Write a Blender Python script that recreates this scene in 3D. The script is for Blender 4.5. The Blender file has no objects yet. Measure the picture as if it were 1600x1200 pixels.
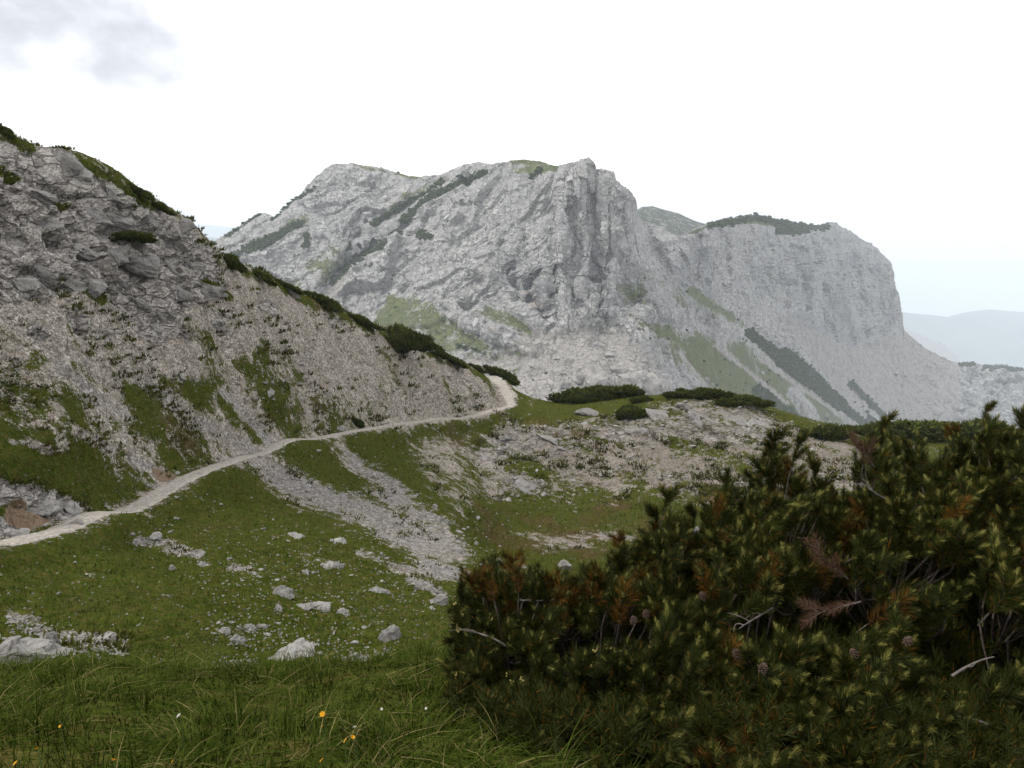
import bpy, math
import numpy as np

# ------------------------------------------------------------------ camera
F = 1232.0
PITCH = math.radians(12.8)
CP, SP = math.cos(PITCH), math.sin(PITCH)
sc = bpy.context.scene
col = sc.collection
cam_d = bpy.data.cameras.new('camera')
cam_d.sensor_width = 36.0
cam_d.lens = 36.0 * F / 1600.0
cam_d.clip_start = 0.05
cam_d.clip_end = 120000.0
cam = bpy.data.objects.new('camera', cam_d)
cam.location = (0, 0, 0)
cam.rotation_euler = (math.pi / 2 - PITCH, 0, 0)
col.objects.link(cam)
sc.camera = cam

# ------------------------------------------------------------------ sky, sun, exposure
SUN_EL, SUN_AZ = math.radians(50), math.radians(-108)      # azimuth from +Y, negative = to the left
SKY_WHITE = 1.02
world = bpy.data.worlds.new('World')
sc.world = world
world.use_nodes = True
wn = world.node_tree.nodes
wl = world.node_tree.links
wn.clear()
w_out = wn.new('ShaderNodeOutputWorld')
w_bg = wn.new('ShaderNodeBackground')
w_sky = wn.new('ShaderNodeTexSky')
w_sky.sky_type = 'NISHITA'
w_sky.sun_disc = False
w_sky.sun_elevation = SUN_EL
w_sky.sun_rotation = SUN_AZ
w_sky.altitude = 2000
w_mul = wn.new('ShaderNodeVectorMath'); w_mul.operation = 'SCALE'
w_mul.inputs['Scale'].default_value = 0.09
wl.new(w_sky.outputs[0], w_mul.inputs[0])
w_tc = wn.new('ShaderNodeTexCoord')
w_n1 = wn.new('ShaderNodeTexNoise')
w_n1.inputs['Scale'].default_value = 3.1
w_n1.inputs['Detail'].default_value = 7
w_n1.inputs['Roughness'].default_value = 0.55
w_map = wn.new('ShaderNodeMapping')
w_map.inputs['Location'].default_value = (1.37, 0.12, 0.55)
w_map.inputs['Scale'].default_value = (1.0, 1.0, 1.7)
wl.new(w_tc.outputs['Generated'], w_map.inputs[0])
wl.new(w_map.outputs[0], w_n1.inputs['Vector'])
# the broken grey cloud bank of this sky lies high on the left of the view
w_dot = wn.new('ShaderNodeVectorMath'); w_dot.operation = 'DOT_PRODUCT'
cd = np.array([-0.74, 1.0, 0.33]); cd = cd / np.linalg.norm(cd)
w_dot.inputs[1].default_value = tuple(cd)
wl.new(w_tc.outputs['Generated'], w_dot.inputs[0])
w_mr = wn.new('ShaderNodeMapRange')
w_mr.inputs['From Min'].default_value = 0.945
w_mr.inputs['From Max'].default_value = 1.0
w_mr.inputs['To Min'].default_value = -0.08
w_mr.inputs['To Max'].default_value = 0.235
wl.new(w_dot.outputs['Value'], w_mr.inputs['Value'])
w_add = wn.new('ShaderNodeMath'); w_add.operation = 'ADD'
wl.new(w_n1.outputs['Fac'], w_add.inputs[0])
wl.new(w_mr.outputs[0], w_add.inputs[1])
w_rmp = wn.new('ShaderNodeValToRGB')
w_rmp.color_ramp.interpolation = 'EASE'
w_rmp.color_ramp.elements[0].position = 0.455
w_rmp.color_ramp.elements[0].color = (SKY_WHITE, SKY_WHITE, SKY_WHITE * 1.0, 1)
w_rmp.color_ramp.elements[1].position = 0.73
w_rmp.color_ramp.elements[1].color = (0.40, 0.41, 0.44, 1)
wl.new(w_add.outputs[0], w_rmp.inputs[0])
w_mix = wn.new('ShaderNodeMix'); w_mix.data_type = 'RGBA'
w_mix.inputs['Factor'].default_value = 0.93
wl.new(w_mul.outputs[0], w_mix.inputs['A'])
wl.new(w_rmp.outputs[0], w_mix.inputs['B'])
wl.new(w_mix.outputs['Result'], w_bg.inputs['Color'])
w_bg.inputs['Strength'].default_value = 1.0
wl.new(w_bg.outputs[0], w_out.inputs[0])

sun_d = bpy.data.lights.new('sun', 'SUN')
sun_d.energy = 1.5
sun_d.angle = math.radians(11)
sun_d.color = (1.0, 0.96, 0.9)
sun = bpy.data.objects.new('sun', sun_d)
sdir = np.array([math.sin(SUN_AZ) * math.cos(SUN_EL), math.cos(SUN_AZ) * math.cos(SUN_EL), math.sin(SUN_EL)])
from mathutils import Vector, Matrix, Quaternion
sun.rotation_euler = Vector(sdir).to_track_quat('Z', 'Y').to_euler()
sun.location = (-40, 0, 80)
col.objects.link(sun)

sc.view_settings.view_transform = 'Standard'
sc.view_settings.look = 'None'
sc.view_settings.gamma = 1.0
sc.view_settings.exposure = 0.84
sc.view_settings.use_curve_mapping = False
sc.render.engine = 'CYCLES'
sc.cycles.max_bounces = 3
sc.cycles.diffuse_bounces = 1
sc.cycles.glossy_bounces = 1
sc.cycles.transmission_bounces = 2
sc.cycles.volume_bounces = 1
sc.cycles.use_denoising = True
sc.cycles.denoiser = 'OPENIMAGEDENOISE'
sc.cycles.denoising_input_passes = 'RGB_ALBEDO_NORMAL'
sc.cycles.denoising_prefilter = 'ACCURATE'
sc.cycles.use_adaptive_sampling = True
sc.cycles.adaptive_threshold = 0.02

rng = np.random.default_rng(11)

# ------------------------------------------------------------------ maths helpers
def unproj(px, py, Y):
    px, py, Y = np.asarray(px, float), np.asarray(py, float), np.asarray(Y, float)
    xn = (px - 800) / F; yn = (600 - py) / F
    dy = CP + yn * SP; dz = -SP + yn * CP
    k = Y / dy
    return np.stack([xn * k, dy * k, dz * k], -1)

def proj(P):
    d = P[..., 1] * CP - P[..., 2] * SP
    u = P[..., 1] * SP + P[..., 2] * CP
    d = np.maximum(d, 1e-3)
    return 800 + F * P[..., 0] / d, 600 - F * u / d

def hash3(ix, iy, iz, seed):
    h = (ix.astype(np.int64) * 374761393 + iy.astype(np.int64) * 668265263 + iz.astype(np.int64) * 2147483647 + seed * 1274126177) & 0xFFFFFFFF
    h = ((h ^ (h >> 13)) * 1274126177) & 0xFFFFFFFF
    h = ((h ^ (h >> 16)) * 2246822519) & 0xFFFFFFFF
    return h ^ (h >> 15)

def vnoise(P, seed=0):
    """smooth value/gradient noise in about -1..1 at unit scale, P (...,3)"""
    P = np.asarray(P, float)
    i = np.floor(P).astype(np.int64); f = P - i
    u = f * f * f * (f * (f * 6 - 15) + 10)
    out = 0
    for dx in (0, 1):
        wx = u[..., 0] if dx else 1 - u[..., 0]
        for dy in (0, 1):
            wy = u[..., 1] if dy else 1 - u[..., 1]
            for dz in (0, 1):
                wz = u[..., 2] if dz else 1 - u[..., 2]
                h = hash3(i[..., 0] + dx, i[..., 1] + dy, i[..., 2] + dz, seed)
                gx = (h & 1023) / 511.5 - 1; gy = ((h >> 10) & 1023) / 511.5 - 1; gz = ((h >> 20) & 1023) / 511.5 - 1
                g = gx * (f[..., 0] - dx) + gy * (f[..., 1] - dy) + gz * (f[..., 2] - dz)
                out = out + wx * wy * wz * g
    return out * 1.3

def fbm(P, octv=4, seed=0, rough=0.5, ridged=False):
    a, s, tot = 1.0, 0.0, 0.0
    P = np.asarray(P, float)
    for o in range(octv):
        n = vnoise(P * (2.03 ** o) + o * 17.3, seed + o)
        if ridged: n = 0.5 - 2 * np.abs(n)
        s = s + a * n; tot += a; a *= rough
    return s / tot

def facets(P, seed=0, tilt=0.6):
    """blocky rock: every Voronoi cell is a tilted plane of its own"""
    P = np.asarray(P, float)
    i0 = np.floor(P - 0.5).astype(np.int64)
    best = np.full(P.shape[:-1], 1e9); val = np.zeros(P.shape[:-1])
    for dx in (0, 1):
        for dy in (0, 1):
            for dz in (0, 1):
                ix, iy, iz = i0[..., 0] + dx, i0[..., 1] + dy, i0[..., 2] + dz
                h = hash3(ix, iy, iz, seed); h2 = hash3(ix, iy, iz, seed + 77)
                cx = ix + 0.5 + ((h & 1023) / 1023 - 0.5) * 0.8
                cy = iy + 0.5 + (((h >> 10) & 1023) / 1023 - 0.5) * 0.8
                cz = iz + 0.5 + (((h >> 20) & 1023) / 1023 - 0.5) * 0.8
                d = (P[..., 0] - cx) ** 2 + (P[..., 1] - cy) ** 2 + (P[..., 2] - cz) ** 2
                v = (((h2 & 1023) / 511.5 - 1) * (P[..., 0] - cx) + (((h2 >> 10) & 1023) / 511.5 - 1) * (P[..., 1] - cy)
                     + (((h2 >> 20) & 1023) / 511.5 - 1) * (P[..., 2] - cz)) * tilt + ((h2 >> 5) & 255) / 255 - 0.5
                m = d < best
                best = np.where(m, d, best); val = np.where(m, v, val)
    return val

def sstep(a, b, x):
    t = np.clip((x - a) / (b - a), 0, 1)
    return t * t * (3 - 2 * t)

class TPS:
    def __init__(self, X, v, lam=1e-4):
        X = np.asarray(X, float); v = np.asarray(v, float); n = len(X)
        A = np.zeros((n + 3, n + 3)); A[:n, :n] = self.k(X, X) + lam * np.eye(n)
        A[:n, n] = 1; A[:n, n + 1:] = X; A[n, :n] = 1; A[n + 1:, :n] = X.T
        self.X = X; self.w = np.linalg.solve(A, np.concatenate([v, np.zeros(3)]))
    def k(self, A, B):
        d2 = ((A[:, None, :] - B[None, :, :]) ** 2).sum(-1)
        return 0.5 * d2 * np.log(d2 + 1e-12)
    def __call__(self, Q):
        sh = Q.shape[:-1]; Q = Q.reshape(-1, 2); n = len(self.X)
        r = np.empty(len(Q))
        for s in range(0, len(Q), 20000):
            q = Q[s:s + 20000]
            r[s:s + 20000] = self.k(q, self.X) @ self.w[:n] + self.w[n] + q @ self.w[n + 1:]
        return r.reshape(sh)

# masks drawn on the photograph's layout, then carried onto the ground they belong to
MG = 2
mgx, mgy = np.meshgrid(np.arange(-100, 1700, MG), np.arange(0, 1200, MG))
def seg_dist(X, Y, pts, closed=False):
    d = np.full(X.shape, 1e9); n = len(pts)
    for k in range(n if closed else n - 1):
        (x0, y0), (x1, y1) = pts[k], pts[(k + 1) % n]
        dx, dy = x1 - x0, y1 - y0
        t = np.clip(((X - x0) * dx + (Y - y0) * dy) / (dx * dx + dy * dy + 1e-9), 0, 1)
        d = np.minimum(d, np.hypot(X - x0 - t * dx, Y - y0 - t * dy))
    return d
def window(pts, pad):
    q = np.array(pts, float)
    x0 = int(max(0, (q[:, 0].min() - pad + 100) // MG)); x1 = int(min(mgx.shape[1], (q[:, 0].max() + pad + 100) // MG + 2))
    y0 = int(max(0, (q[:, 1].min() - pad) // MG)); y1 = int(min(mgx.shape[0], (q[:, 1].max() + pad) // MG + 2))
    return np.s_[y0:max(y1, y0 + 1), x0:max(x1, x0 + 1)]
def poly(pts, soft=12):
    sl = window(pts, soft + 2); X, Y = mgx[sl], mgy[sl]
    ins = np.zeros(X.shape, bool); n = len(pts)
    for k in range(n):
        (x0, y0), (x1, y1) = pts[k], pts[(k + 1) % n]
        if y0 == y1: continue
        ins ^= ((y0 > Y) != (y1 > Y)) & (X < (x1 - x0) * (Y - y0) / (y1 - y0) + x0)
    d = seg_dist(X, Y, pts, True)
    return sl, sstep(-soft, soft, np.where(ins, d, -d))
def stroke(pts, w, soft=6):
    sl = window(pts, w + soft + 2)
    return sl, 1 - sstep(w - soft, w + soft, seg_dist(mgx[sl], mgy[sl], pts))
def put(M, sm, v):
    sl, mask = sm
    M[sl] = M[sl] * (1 - mask) + v * mask
def sample(M, px, py):
    fx = np.clip((px + 100) / MG, 0, M.shape[1] - 1.001); fy = np.clip(py / MG, 0, M.shape[0] - 1.001)
    ix, iy = fx.astype(int), fy.astype(int); fx -= ix; fy -= iy
    return (M[iy, ix] * (1 - fx) + M[iy, ix + 1] * fx) * (1 - fy) + (M[iy + 1, ix] * (1 - fx) + M[iy + 1, ix + 1] * fx) * fy

# ------------------------------------------------------------------ scene helpers
def mesh_np(name, V, faces, mats=(), smooth=False, matidx=None, attr=None):
    """faces: (n,3) or (n,4) int array"""
    V = np.ascontiguousarray(V, np.float32); faces = np.ascontiguousarray(faces, np.int32)
    me = bpy.data.meshes.new(name)
    n, k = faces.shape
    me.vertices.add(len(V)); me.vertices.foreach_set('co', V.ravel())
    me.loops.add(n * k); me.loops.foreach_set('vertex_index', faces.ravel())
    me.polygons.add(n); me.polygons.foreach_set('loop_start', np.arange(0, n * k, k, dtype=np.int32))
    for m in mats: me.materials.append(m)
    if matidx is not None: me.polygons.foreach_set('material_index', np.ascontiguousarray(matidx, np.int32))
    me.polygons.foreach_set('use_smooth', smooth if isinstance(smooth, np.ndarray) else np.full(n, bool(smooth)))
    me.update(calc_edges=True)
    if attr is not None:
        for an, av in attr.items():
            a = me.attributes.new(an, 'FLOAT_COLOR', 'POINT')
            a.data.foreach_set('color', np.ascontiguousarray(av, np.float32).ravel())
    return me

def link(name, me, parent=None, loc=(0, 0, 0), label=None, cat=None, group=None, kind=None):
    o = bpy.data.objects.new(name, me); col.objects.link(o); o.location = loc
    if parent is not None: o.parent = parent
    if label: o['label'] = label
    if cat: o['category'] = cat
    if group: o['group'] = group
    if kind: o['kind'] = kind
    return o

def grid_faces(nr, nc):
    i = np.arange(nr - 1)[:, None] * nc + np.arange(nc - 1)[None, :]
    return np.stack([i, i + 1, i + nc + 1, i + nc], -1).reshape(-1, 4)

def grid_normals(G):
    du = np.gradient(G, axis=1); dv = np.gradient(G, axis=0)
    n = np.cross(du, dv); n /= np.linalg.norm(n, axis=-1, keepdims=True) + 1e-12
    return n

# ------------------------------------------------------------------ materials
ALB = 0.76            # overall reflectance of this dull limestone and turf
class NT:
    def __init__(self, name, rough=0.9):
        self.m = bpy.data.materials.new(name); self.m.use_nodes = True
        self.n = self.m.node_tree.nodes; self.l = self.m.node_tree.links
        self.b = self.n['Principled BSDF']; self.b.inputs['Roughness'].default_value = rough
        self.b.inputs['Specular IOR Level'].default_value = 0.15
    def new(self, t): return self.n.new(t)
    def set(self, inp, v):
        if hasattr(v, 'is_linked') or isinstance(v, bpy.types.NodeSocket): self.l.new(v, inp)
        else: inp.default_value = v
    def pos(self, scale=(1, 1, 1), rot=(0, 0, 0), loc=(0, 0, 0)):
        g = self.new('ShaderNodeNewGeometry'); mp = self.new('ShaderNodeMapping')
        mp.inputs['Scale'].default_value = scale; mp.inputs['Rotation'].default_value = rot; mp.inputs['Location'].default_value = loc
        self.l.new(g.outputs['Position'], mp.inputs[0]); return mp.outputs[0]
    def noise(self, vec, scale, detail=4, rough=0.55, dist=0.0):
        t = self.new('ShaderNodeTexNoise'); self.l.new(vec, t.inputs['Vector'])
        t.inputs['Scale'].default_value = scale; t.inputs['Detail'].default_value = detail
        t.inputs['Roughness'].default_value = rough; t.inputs['Distortion'].default_value = dist
        return t.outputs['Fac']
    def voro(self, vec, scale, feature='F1', out='Distance'):
        t = self.new('ShaderNodeTexVoronoi'); t.feature = feature; self.l.new(vec, t.inputs['Vector'])
        t.inputs['Scale'].default_value = scale; return t.outputs[out]
    def math(self, op, a, b=0.0, c=None):
        t = self.new('ShaderNodeMath'); t.operation = op
        self.set(t.inputs[0], a); self.set(t.inputs[1], b)
        if c is not None: self.set(t.inputs[2], c)
        return t.outputs[0]
    def rng(self, v, a, b, c=0.0, d=1.0, smooth=True):
        t = self.new('ShaderNodeMapRange'); t.interpolation_type = 'SMOOTHSTEP' if smooth else 'LINEAR'
        self.set(t.inputs['Value'], v); t.inputs['From Min'].default_value = a; t.inputs['From Max'].default_value = b
        t.inputs['To Min'].default_value = c; t.inputs['To Max'].default_value = d
        return t.outputs[0]
    def mix(self, f, a, b, mode='MIX'):
        t = self.new('ShaderNodeMix'); t.data_type = 'RGBA'; t.blend_type = mode
        self.set(t.inputs['Factor'], f)
        for i, v in (('A', a), ('B', b)):
            if isinstance(v, tuple): v = (v[0] * ALB, v[1] * ALB, v[2] * ALB, 1.0)
            self.set(t.inputs[i], v)
        return t.outputs['Result']
    def ramp(self, v, stops):
        t = self.new('ShaderNodeValToRGB'); self.l.new(v, t.inputs[0]); e = t.color_ramp.elements
        while len(e) < len(stops): e.new(0.5)
        for k, (p, c) in enumerate(stops):
            e[k].position = p; e[k].color = (c[0] * ALB, c[1] * ALB, c[2] * ALB, 1)
        return t.outputs[0]
    def attr(self, name):
        t = self.new('ShaderNodeAttribute'); t.attribute_name = name
        s = self.new('ShaderNodeSeparateColor'); self.l.new(t.outputs['Color'], s.inputs[0])
        return s.outputs[0], s.outputs[1], s.outputs[2]
    def bump(self, h, strength, dist, prev=None):
        t = self.new('ShaderNodeBump'); self.l.new(h, t.inputs['Height'])
        t.inputs['Strength'].default_value = strength; t.inputs['Distance'].default_value = dist
        if prev is not None: self.l.new(prev, t.inputs['Normal'])
        return t.outputs[0]
    def done(self, color, normal=None):
        self.set(self.b.inputs['Base Color'], (*color, 1) if isinstance(color, tuple) else color)
        if normal is not None: self.l.new(normal, self.b.inputs['Normal'])
        return self.m

ROCK_A, ROCK_B, ROCK_C = (0.145, 0.135, 0.128), (0.285, 0.270, 0.255), (0.40, 0.385, 0.365)

def mat_hillside():
    t = NT('hillside_ground', 1.0); t.b.inputs['Specular IOR Level'].default_value = 0.0
    p = t.pos()
    g, r, e = t.attr('zone'); g2, s2, wz = t.attr('zone2')
    n_big = t.noise(p, 0.35, 5); n_mid = t.noise(p, 1.6, 5, 0.6); n_fine = t.noise(p, 9, 4, 0.65)
    # bare stone rubble: every pebble its own tone
    cell = t.voro(p, 5.5, 'F1', 'Color'); cell2 = t.voro(p, 15, 'F1', 'Color')
    sep = t.new('ShaderNodeSeparateColor'); t.l.new(cell, sep.inputs[0])
    sep2 = t.new('ShaderNodeSeparateColor'); t.l.new(cell2, sep2.inputs[0])
    tone = t.math('ADD', t.math('MULTIPLY', sep.outputs[0], 0.6), t.math('MULTIPLY', sep2.outputs[1], 0.4))
    grey = t.ramp(tone, [(0.1, (0.17, 0.16, 0.152)), (0.5, (0.34, 0.325, 0.312)), (0.9, (0.52, 0.505, 0.488))])
    brown = t.ramp(tone, [(0.1, (0.23, 0.205, 0.178)), (0.5, (0.47, 0.425, 0.374)), (0.9, (0.66, 0.612, 0.556))])
    scree = t.mix(t.rng(t.math('ADD', t.math('MULTIPLY', n_big, 0.7), s2), 0.35, 0.95), brown, grey)
    pf = t.pos((0.09, 0.85, 0.5), (0, 0, math.radians(37)))
    fl = t.noise(pf, 1.0, 5, 0.6)
    scree = t.mix(t.rng(fl, 0.36, 0.64, 0.0, 0.55), scree, t.mix(tone, (0.24, 0.205, 0.168), (0.40, 0.348, 0.29)))
    gap = t.rng(t.math('ADD', t.voro(p, 5.5, 'DISTANCE_TO_EDGE'), t.math('MULTIPLY', t.math('SUBTRACT', n_fine, 0.5), 0.35)), -0.03, 0.09)
    scree = t.mix(gap, (0.10, 0.083, 0.062), scree)
    scree = t.mix(t.rng(t.noise(p, 3.2, 4, 0.7), 0.61, 0.70, 0, 0.7), scree, (0.075, 0.065, 0.03))
    earth = t.mix(n_mid, (0.16, 0.11, 0.07), (0.34, 0.25, 0.18))
    rockc = t.ramp(t.math('ADD', t.math('MULTIPLY', n_mid, 0.6), t.math('MULTIPLY', n_fine, 0.4)), [(0.3, (0.36, 0.328, 0.305)), (0.5, (0.56, 0.52, 0.485)), (0.72, (0.72, 0.68, 0.64))])
    turf = t.mix(t.rng(n_mid, 0.3, 0.7), (0.040, 0.058, 0.009), (0.075, 0.090, 0.016))
    turf = t.mix(t.rng(t.noise(p, 5, 3), 0.40, 0.70), turf, (0.10, 0.088, 0.024))
    brownturf = t.mix(t.rng(n_fine, 0.3, 0.7), (0.06, 0.045, 0.016), (0.125, 0.098, 0.042))
    turf = t.mix(t.rng(t.math('ADD', g2, t.math('MULTIPLY', t.math('SUBTRACT', n_big, 0.5), 0.9)), 0.35, 0.75), turf, brownturf)
    ps = t.pos((0.55, 0.8, 1.7), (0, math.radians(-30), 0))
    wnz = t.new('ShaderNodeTexNoise'); t.l.new(p, wnz.inputs['Vector']); wnz.inputs['Scale'].default_value = 0.9; wnz.inputs['Detail'].default_value = 3
    wsc = t.new('ShaderNodeVectorMath'); wsc.operation = 'SCALE'; wsc.inputs['Scale'].default_value = 1.5; t.l.new(wnz.outputs['Color'], wsc.inputs[0])
    psw = t.new('ShaderNodeVectorMath'); psw.operation = 'ADD'; t.l.new(ps, psw.inputs[0]); t.l.new(wsc.outputs[0], psw.inputs[1])
    ck1 = t.rng(t.voro(psw.outputs[0], 0.9, 'DISTANCE_TO_EDGE'), 0.0, 0.09); ck2 = t.rng(t.voro(psw.outputs[0], 2.6, 'DISTANCE_TO_EDGE'), 0.0, 0.10)
    cks = t.math('MULTIPLY', ck1, t.rng(ck2, 0, 1, 0.6, 1.0))
    rockc = t.mix(t.math('MULTIPLY', t.math('SUBTRACT', 1.0, cks), 0.6), rockc, (0.07, 0.062, 0.045))
    c = t.mix(t.rng(t.math('ADD', r, t.math('MULTIPLY', t.math('SUBTRACT', n_mid, 0.5), 0.5)), 0.4, 0.6), scree, rockc)
    c = t.mix(t.rng(t.math('ADD', e, t.math('MULTIPLY', t.math('SUBTRACT', n_mid, 0.5), 0.7)), 0.4, 0.65), c, earth)
    c = t.mix(t.math('MULTIPLY', wz, t.rng(t.math('ADD', t.math('MULTIPLY', n_big, 0.5), t.math('MULTIPLY', n_mid, 0.5)), 0.3, 0.7, 0.35, 0.85)), c, t.mix(n_fine, (0.12, 0.105, 0.082), (0.235, 0.205, 0.172)))
    c = t.mix(t.rng(wz, 1.05, 1.25), c, t.mix(n_fine, (0.018, 0.014, 0.009), (0.045, 0.034, 0.022)))  # pine litter darkened so deep shade under the bush sits in its colour
    nn = t.math('ADD', t.math('MULTIPLY', t.math('SUBTRACT', n_mid, 0.5), 1.5), t.math('MULTIPLY', t.math('SUBTRACT', n_fine, 0.5), 1.1))
    gf = t.rng(t.math('ADD', g, nn), 0.42, 0.58)
    c = t.mix(gf, c, turf)
    d1 = t.voro(p, 5.5); d2 = t.voro(p, 15)
    h = t.math('ADD', t.math('MULTIPLY', d1, -0.6), t.math('MULTIPLY', d2, -0.3))
    nb = t.bump(h, 0.9, 0.22)
    rk = t.rng(r, 0.35, 0.65)
    nb = t.bump(t.math('MULTIPLY', cks, rk), 0.9, 0.35, nb)
    nb = t.bump(t.math('ADD', n_mid, t.math('MULTIPLY', n_fine, 0.5)), 0.7, 0.25, nb)
    return t.done(c, nb)

def mat_rock(name='boulder_rock', scale=1.0, tint=1.0):
    t = NT(name, 0.9)
    p = t.pos((scale,) * 3)
    n1 = t.noise(p, 1.7, 6, 0.6); n2 = t.noise(p, 11, 5, 0.65)
    inf = t.new('ShaderNodeObjectInfo')
    v = t.math('ADD', t.math('MULTIPLY', n1, 0.6), t.math('MULTIPLY', n2, 0.4))
    v = t.math('ADD', v, t.math('MULTIPLY', t.math('SUBTRACT', inf.outputs['Random'], 0.5), 0.16))
    k = tint
    c = t.ramp(v, [(0.3, tuple(x * k * 0.9 for x in ROCK_A)), (0.5, tuple(x * k for x in ROCK_B)), (0.72, tuple(x * k * 1.08 for x in ROCK_C))])
    lich = t.rng(t.noise(p, 4.3, 5, 0.7), 0.6, 0.72, 0, 0.55)
    c = t.mix(lich, c, (0.12, 0.115, 0.105))
    h = t.math('ADD', t.math('MULTIPLY', n1, 1.0), t.math('MULTIPLY', n2, 0.35))
    cr = t.rng(t.voro(p, 2.6, 'DISTANCE_TO_EDGE'), 0.0, 0.06)
    nb = t.bump(h, 0.8, 0.14 / scale)
    nb = t.bump(cr, 0.6, 0.05 / scale, nb)
    return t.done(c, nb)

def mat_mountain():
    t = NT('mountain_limestone', 0.95)
    p = t.pos((1, 1, 1))
    pb = t.pos((0.4, 0.7, 1.5), (0.0, math.radians(33), 0.0))         # beds that rise to the right
    pv = t.pos((1.6, 1.0, 0.3))                                        # upright joints of the walls
    g, d, s = t.attr('zone'); bro, wall_shade, _ = t.attr('zone2')
    n0 = t.noise(p, 0.012, 5); n1 = t.noise(p, 0.07, 8, 0.62); n2 = t.noise(pb, 0.16, 6, 0.65, 0.6); n3 = t.noise(p, 0.4, 4, 0.6)
    v = t.math('ADD', t.math('ADD', t.math('MULTIPLY', n1, 0.4), t.math('MULTIPLY', n2, 0.35)), t.math('MULTIPLY', n3, 0.25))
    rock = t.ramp(v, [(0.36, (0.21, 0.208, 0.205)), (0.48, (0.355, 0.35, 0.342)), (0.62, (0.48, 0.472, 0.463))])
    rock = t.mix(t.rng(n0, 0.45, 0.7, 0, 0.35), rock, (0.25, 0.25, 0.255))
    rock = t.mix(t.rng(t.math('ADD', bro, t.math('MULTIPLY', t.math('SUBTRACT', n1, 0.5), 0.9)), 0.4, 0.9, 0, 0.6), rock, (0.36, 0.27, 0.22))
    rock = t.mix(t.rng(t.math('ADD', wall_shade, t.math('MULTIPLY', t.math('SUBTRACT', t.noise(pv, 0.06, 5, 0.6), 0.5), 1.3)), 0.3, 0.9, 0, 0.6), rock, (0.22, 0.222, 0.23))  # shade of the hollow wall faces mixed into the rock colour
    scree = t.mix(t.rng(n3, 0.3, 0.7), (0.26, 0.245, 0.23), (0.38, 0.36, 0.34))
    turf = t.mix(t.rng(n1, 0.35, 0.65), (0.085, 0.105, 0.038), (0.145, 0.16, 0.068))
    pine = t.mix(t.rng(n3, 0.3, 0.7), (0.02, 0.032, 0.012), (0.04, 0.054, 0.022))
    c = t.mix(t.rng(t.math('ADD', s, t.math('MULTIPLY', t.math('SUBTRACT', n1, 0.5), 0.6)), 0.4, 0.6), rock, scree)
    nn = t.math('ADD', t.math('MULTIPLY', t.math('SUBTRACT', n1, 0.5), 1.2), t.math('MULTIPLY', t.math('SUBTRACT', n3, 0.5), 0.9))
    c = t.mix(t.rng(t.math('ADD', g, nn), 0.40, 0.62), c, turf)
    c = t.mix(t.rng(t.math('ADD', d, nn), 0.45, 0.6), c, pine)
    wv = t.new('ShaderNodeVectorMath'); wv.operation = 'ADD'
    wn_ = t.new('ShaderNodeTexNoise'); t.l.new(p, wn_.inputs['Vector']); wn_.inputs['Scale'].default_value = 0.12; wn_.inputs['Detail'].default_value = 3
    ws = t.new('ShaderNodeVectorMath'); ws.operation = 'SCALE'; ws.inputs['Scale'].default_value = 14.0
    t.l.new(wn_.outputs['Color'], ws.inputs[0]); t.l.new(pb, wv.inputs[0]); t.l.new(ws.outputs[0], wv.inputs[1])
    wv2 = t.new('ShaderNodeVectorMath'); wv2.operation = 'ADD'; t.l.new(pv, wv2.inputs[0]); t.l.new(ws.outputs[0], wv2.inputs[1])
    crack = t.rng(t.voro(wv.outputs[0], 0.13, 'DISTANCE_TO_EDGE'), 0.0, 0.12)
    crack2 = t.rng(t.voro(wv2.outputs[0], 0.085, 'DISTANCE_TO_EDGE'), 0.0, 0.08)
    patch = t.rng(n1, 0.44, 0.58)
    rf = t.math('MULTIPLY', t.math('SUBTRACT', 1.0, t.math('MULTIPLY', crack, crack2)), patch)
    c = t.mix(t.math('MULTIPLY', rf, 0.65), c, (0.10, 0.105, 0.093))
    nb = t.bump(v, 0.6, 5.0)
    nb = t.bump(crack, 0.55, 2.5, nb)
    nb = t.bump(crack2, 0.5, 2.5, nb)
    nb = t.bump(t.noise(p, 0.4, 3, 0.6), 0.5, 1.6, nb)
    return t.done(c, nb)

def mat_simple(name, a, b, scale, rough=0.9, bump=0.0, bdist=0.02):
    t = NT(name, rough); p = t.pos()
    n = t.noise(p, scale, 5, 0.6)
    return t.done(t.mix(t.rng(n, 0.3, 0.7), a, b), t.bump(n, bump, bdist) if bump else None)

def mat_leaf(name, a, b, rough=0.6, attr=False, trans=0.0):
    t = NT(name, rough)
    if attr:
        at = t.new('ShaderNodeAttribute'); at.attribute_name = 'tint'
        c = at.outputs['Color']
    else:
        inf = t.new('ShaderNodeObjectInfo')
        n = t.noise(t.pos(), 30, 2)
        c = t.mix(t.math('ADD', t.math('MULTIPLY', inf.outputs['Random'], 0.6), t.math('MULTIPLY', n, 0.4)), a, b)
    t.b.inputs['Specular IOR Level'].default_value = 0.0 if attr else 0.12
    return t.done(c)

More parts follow.
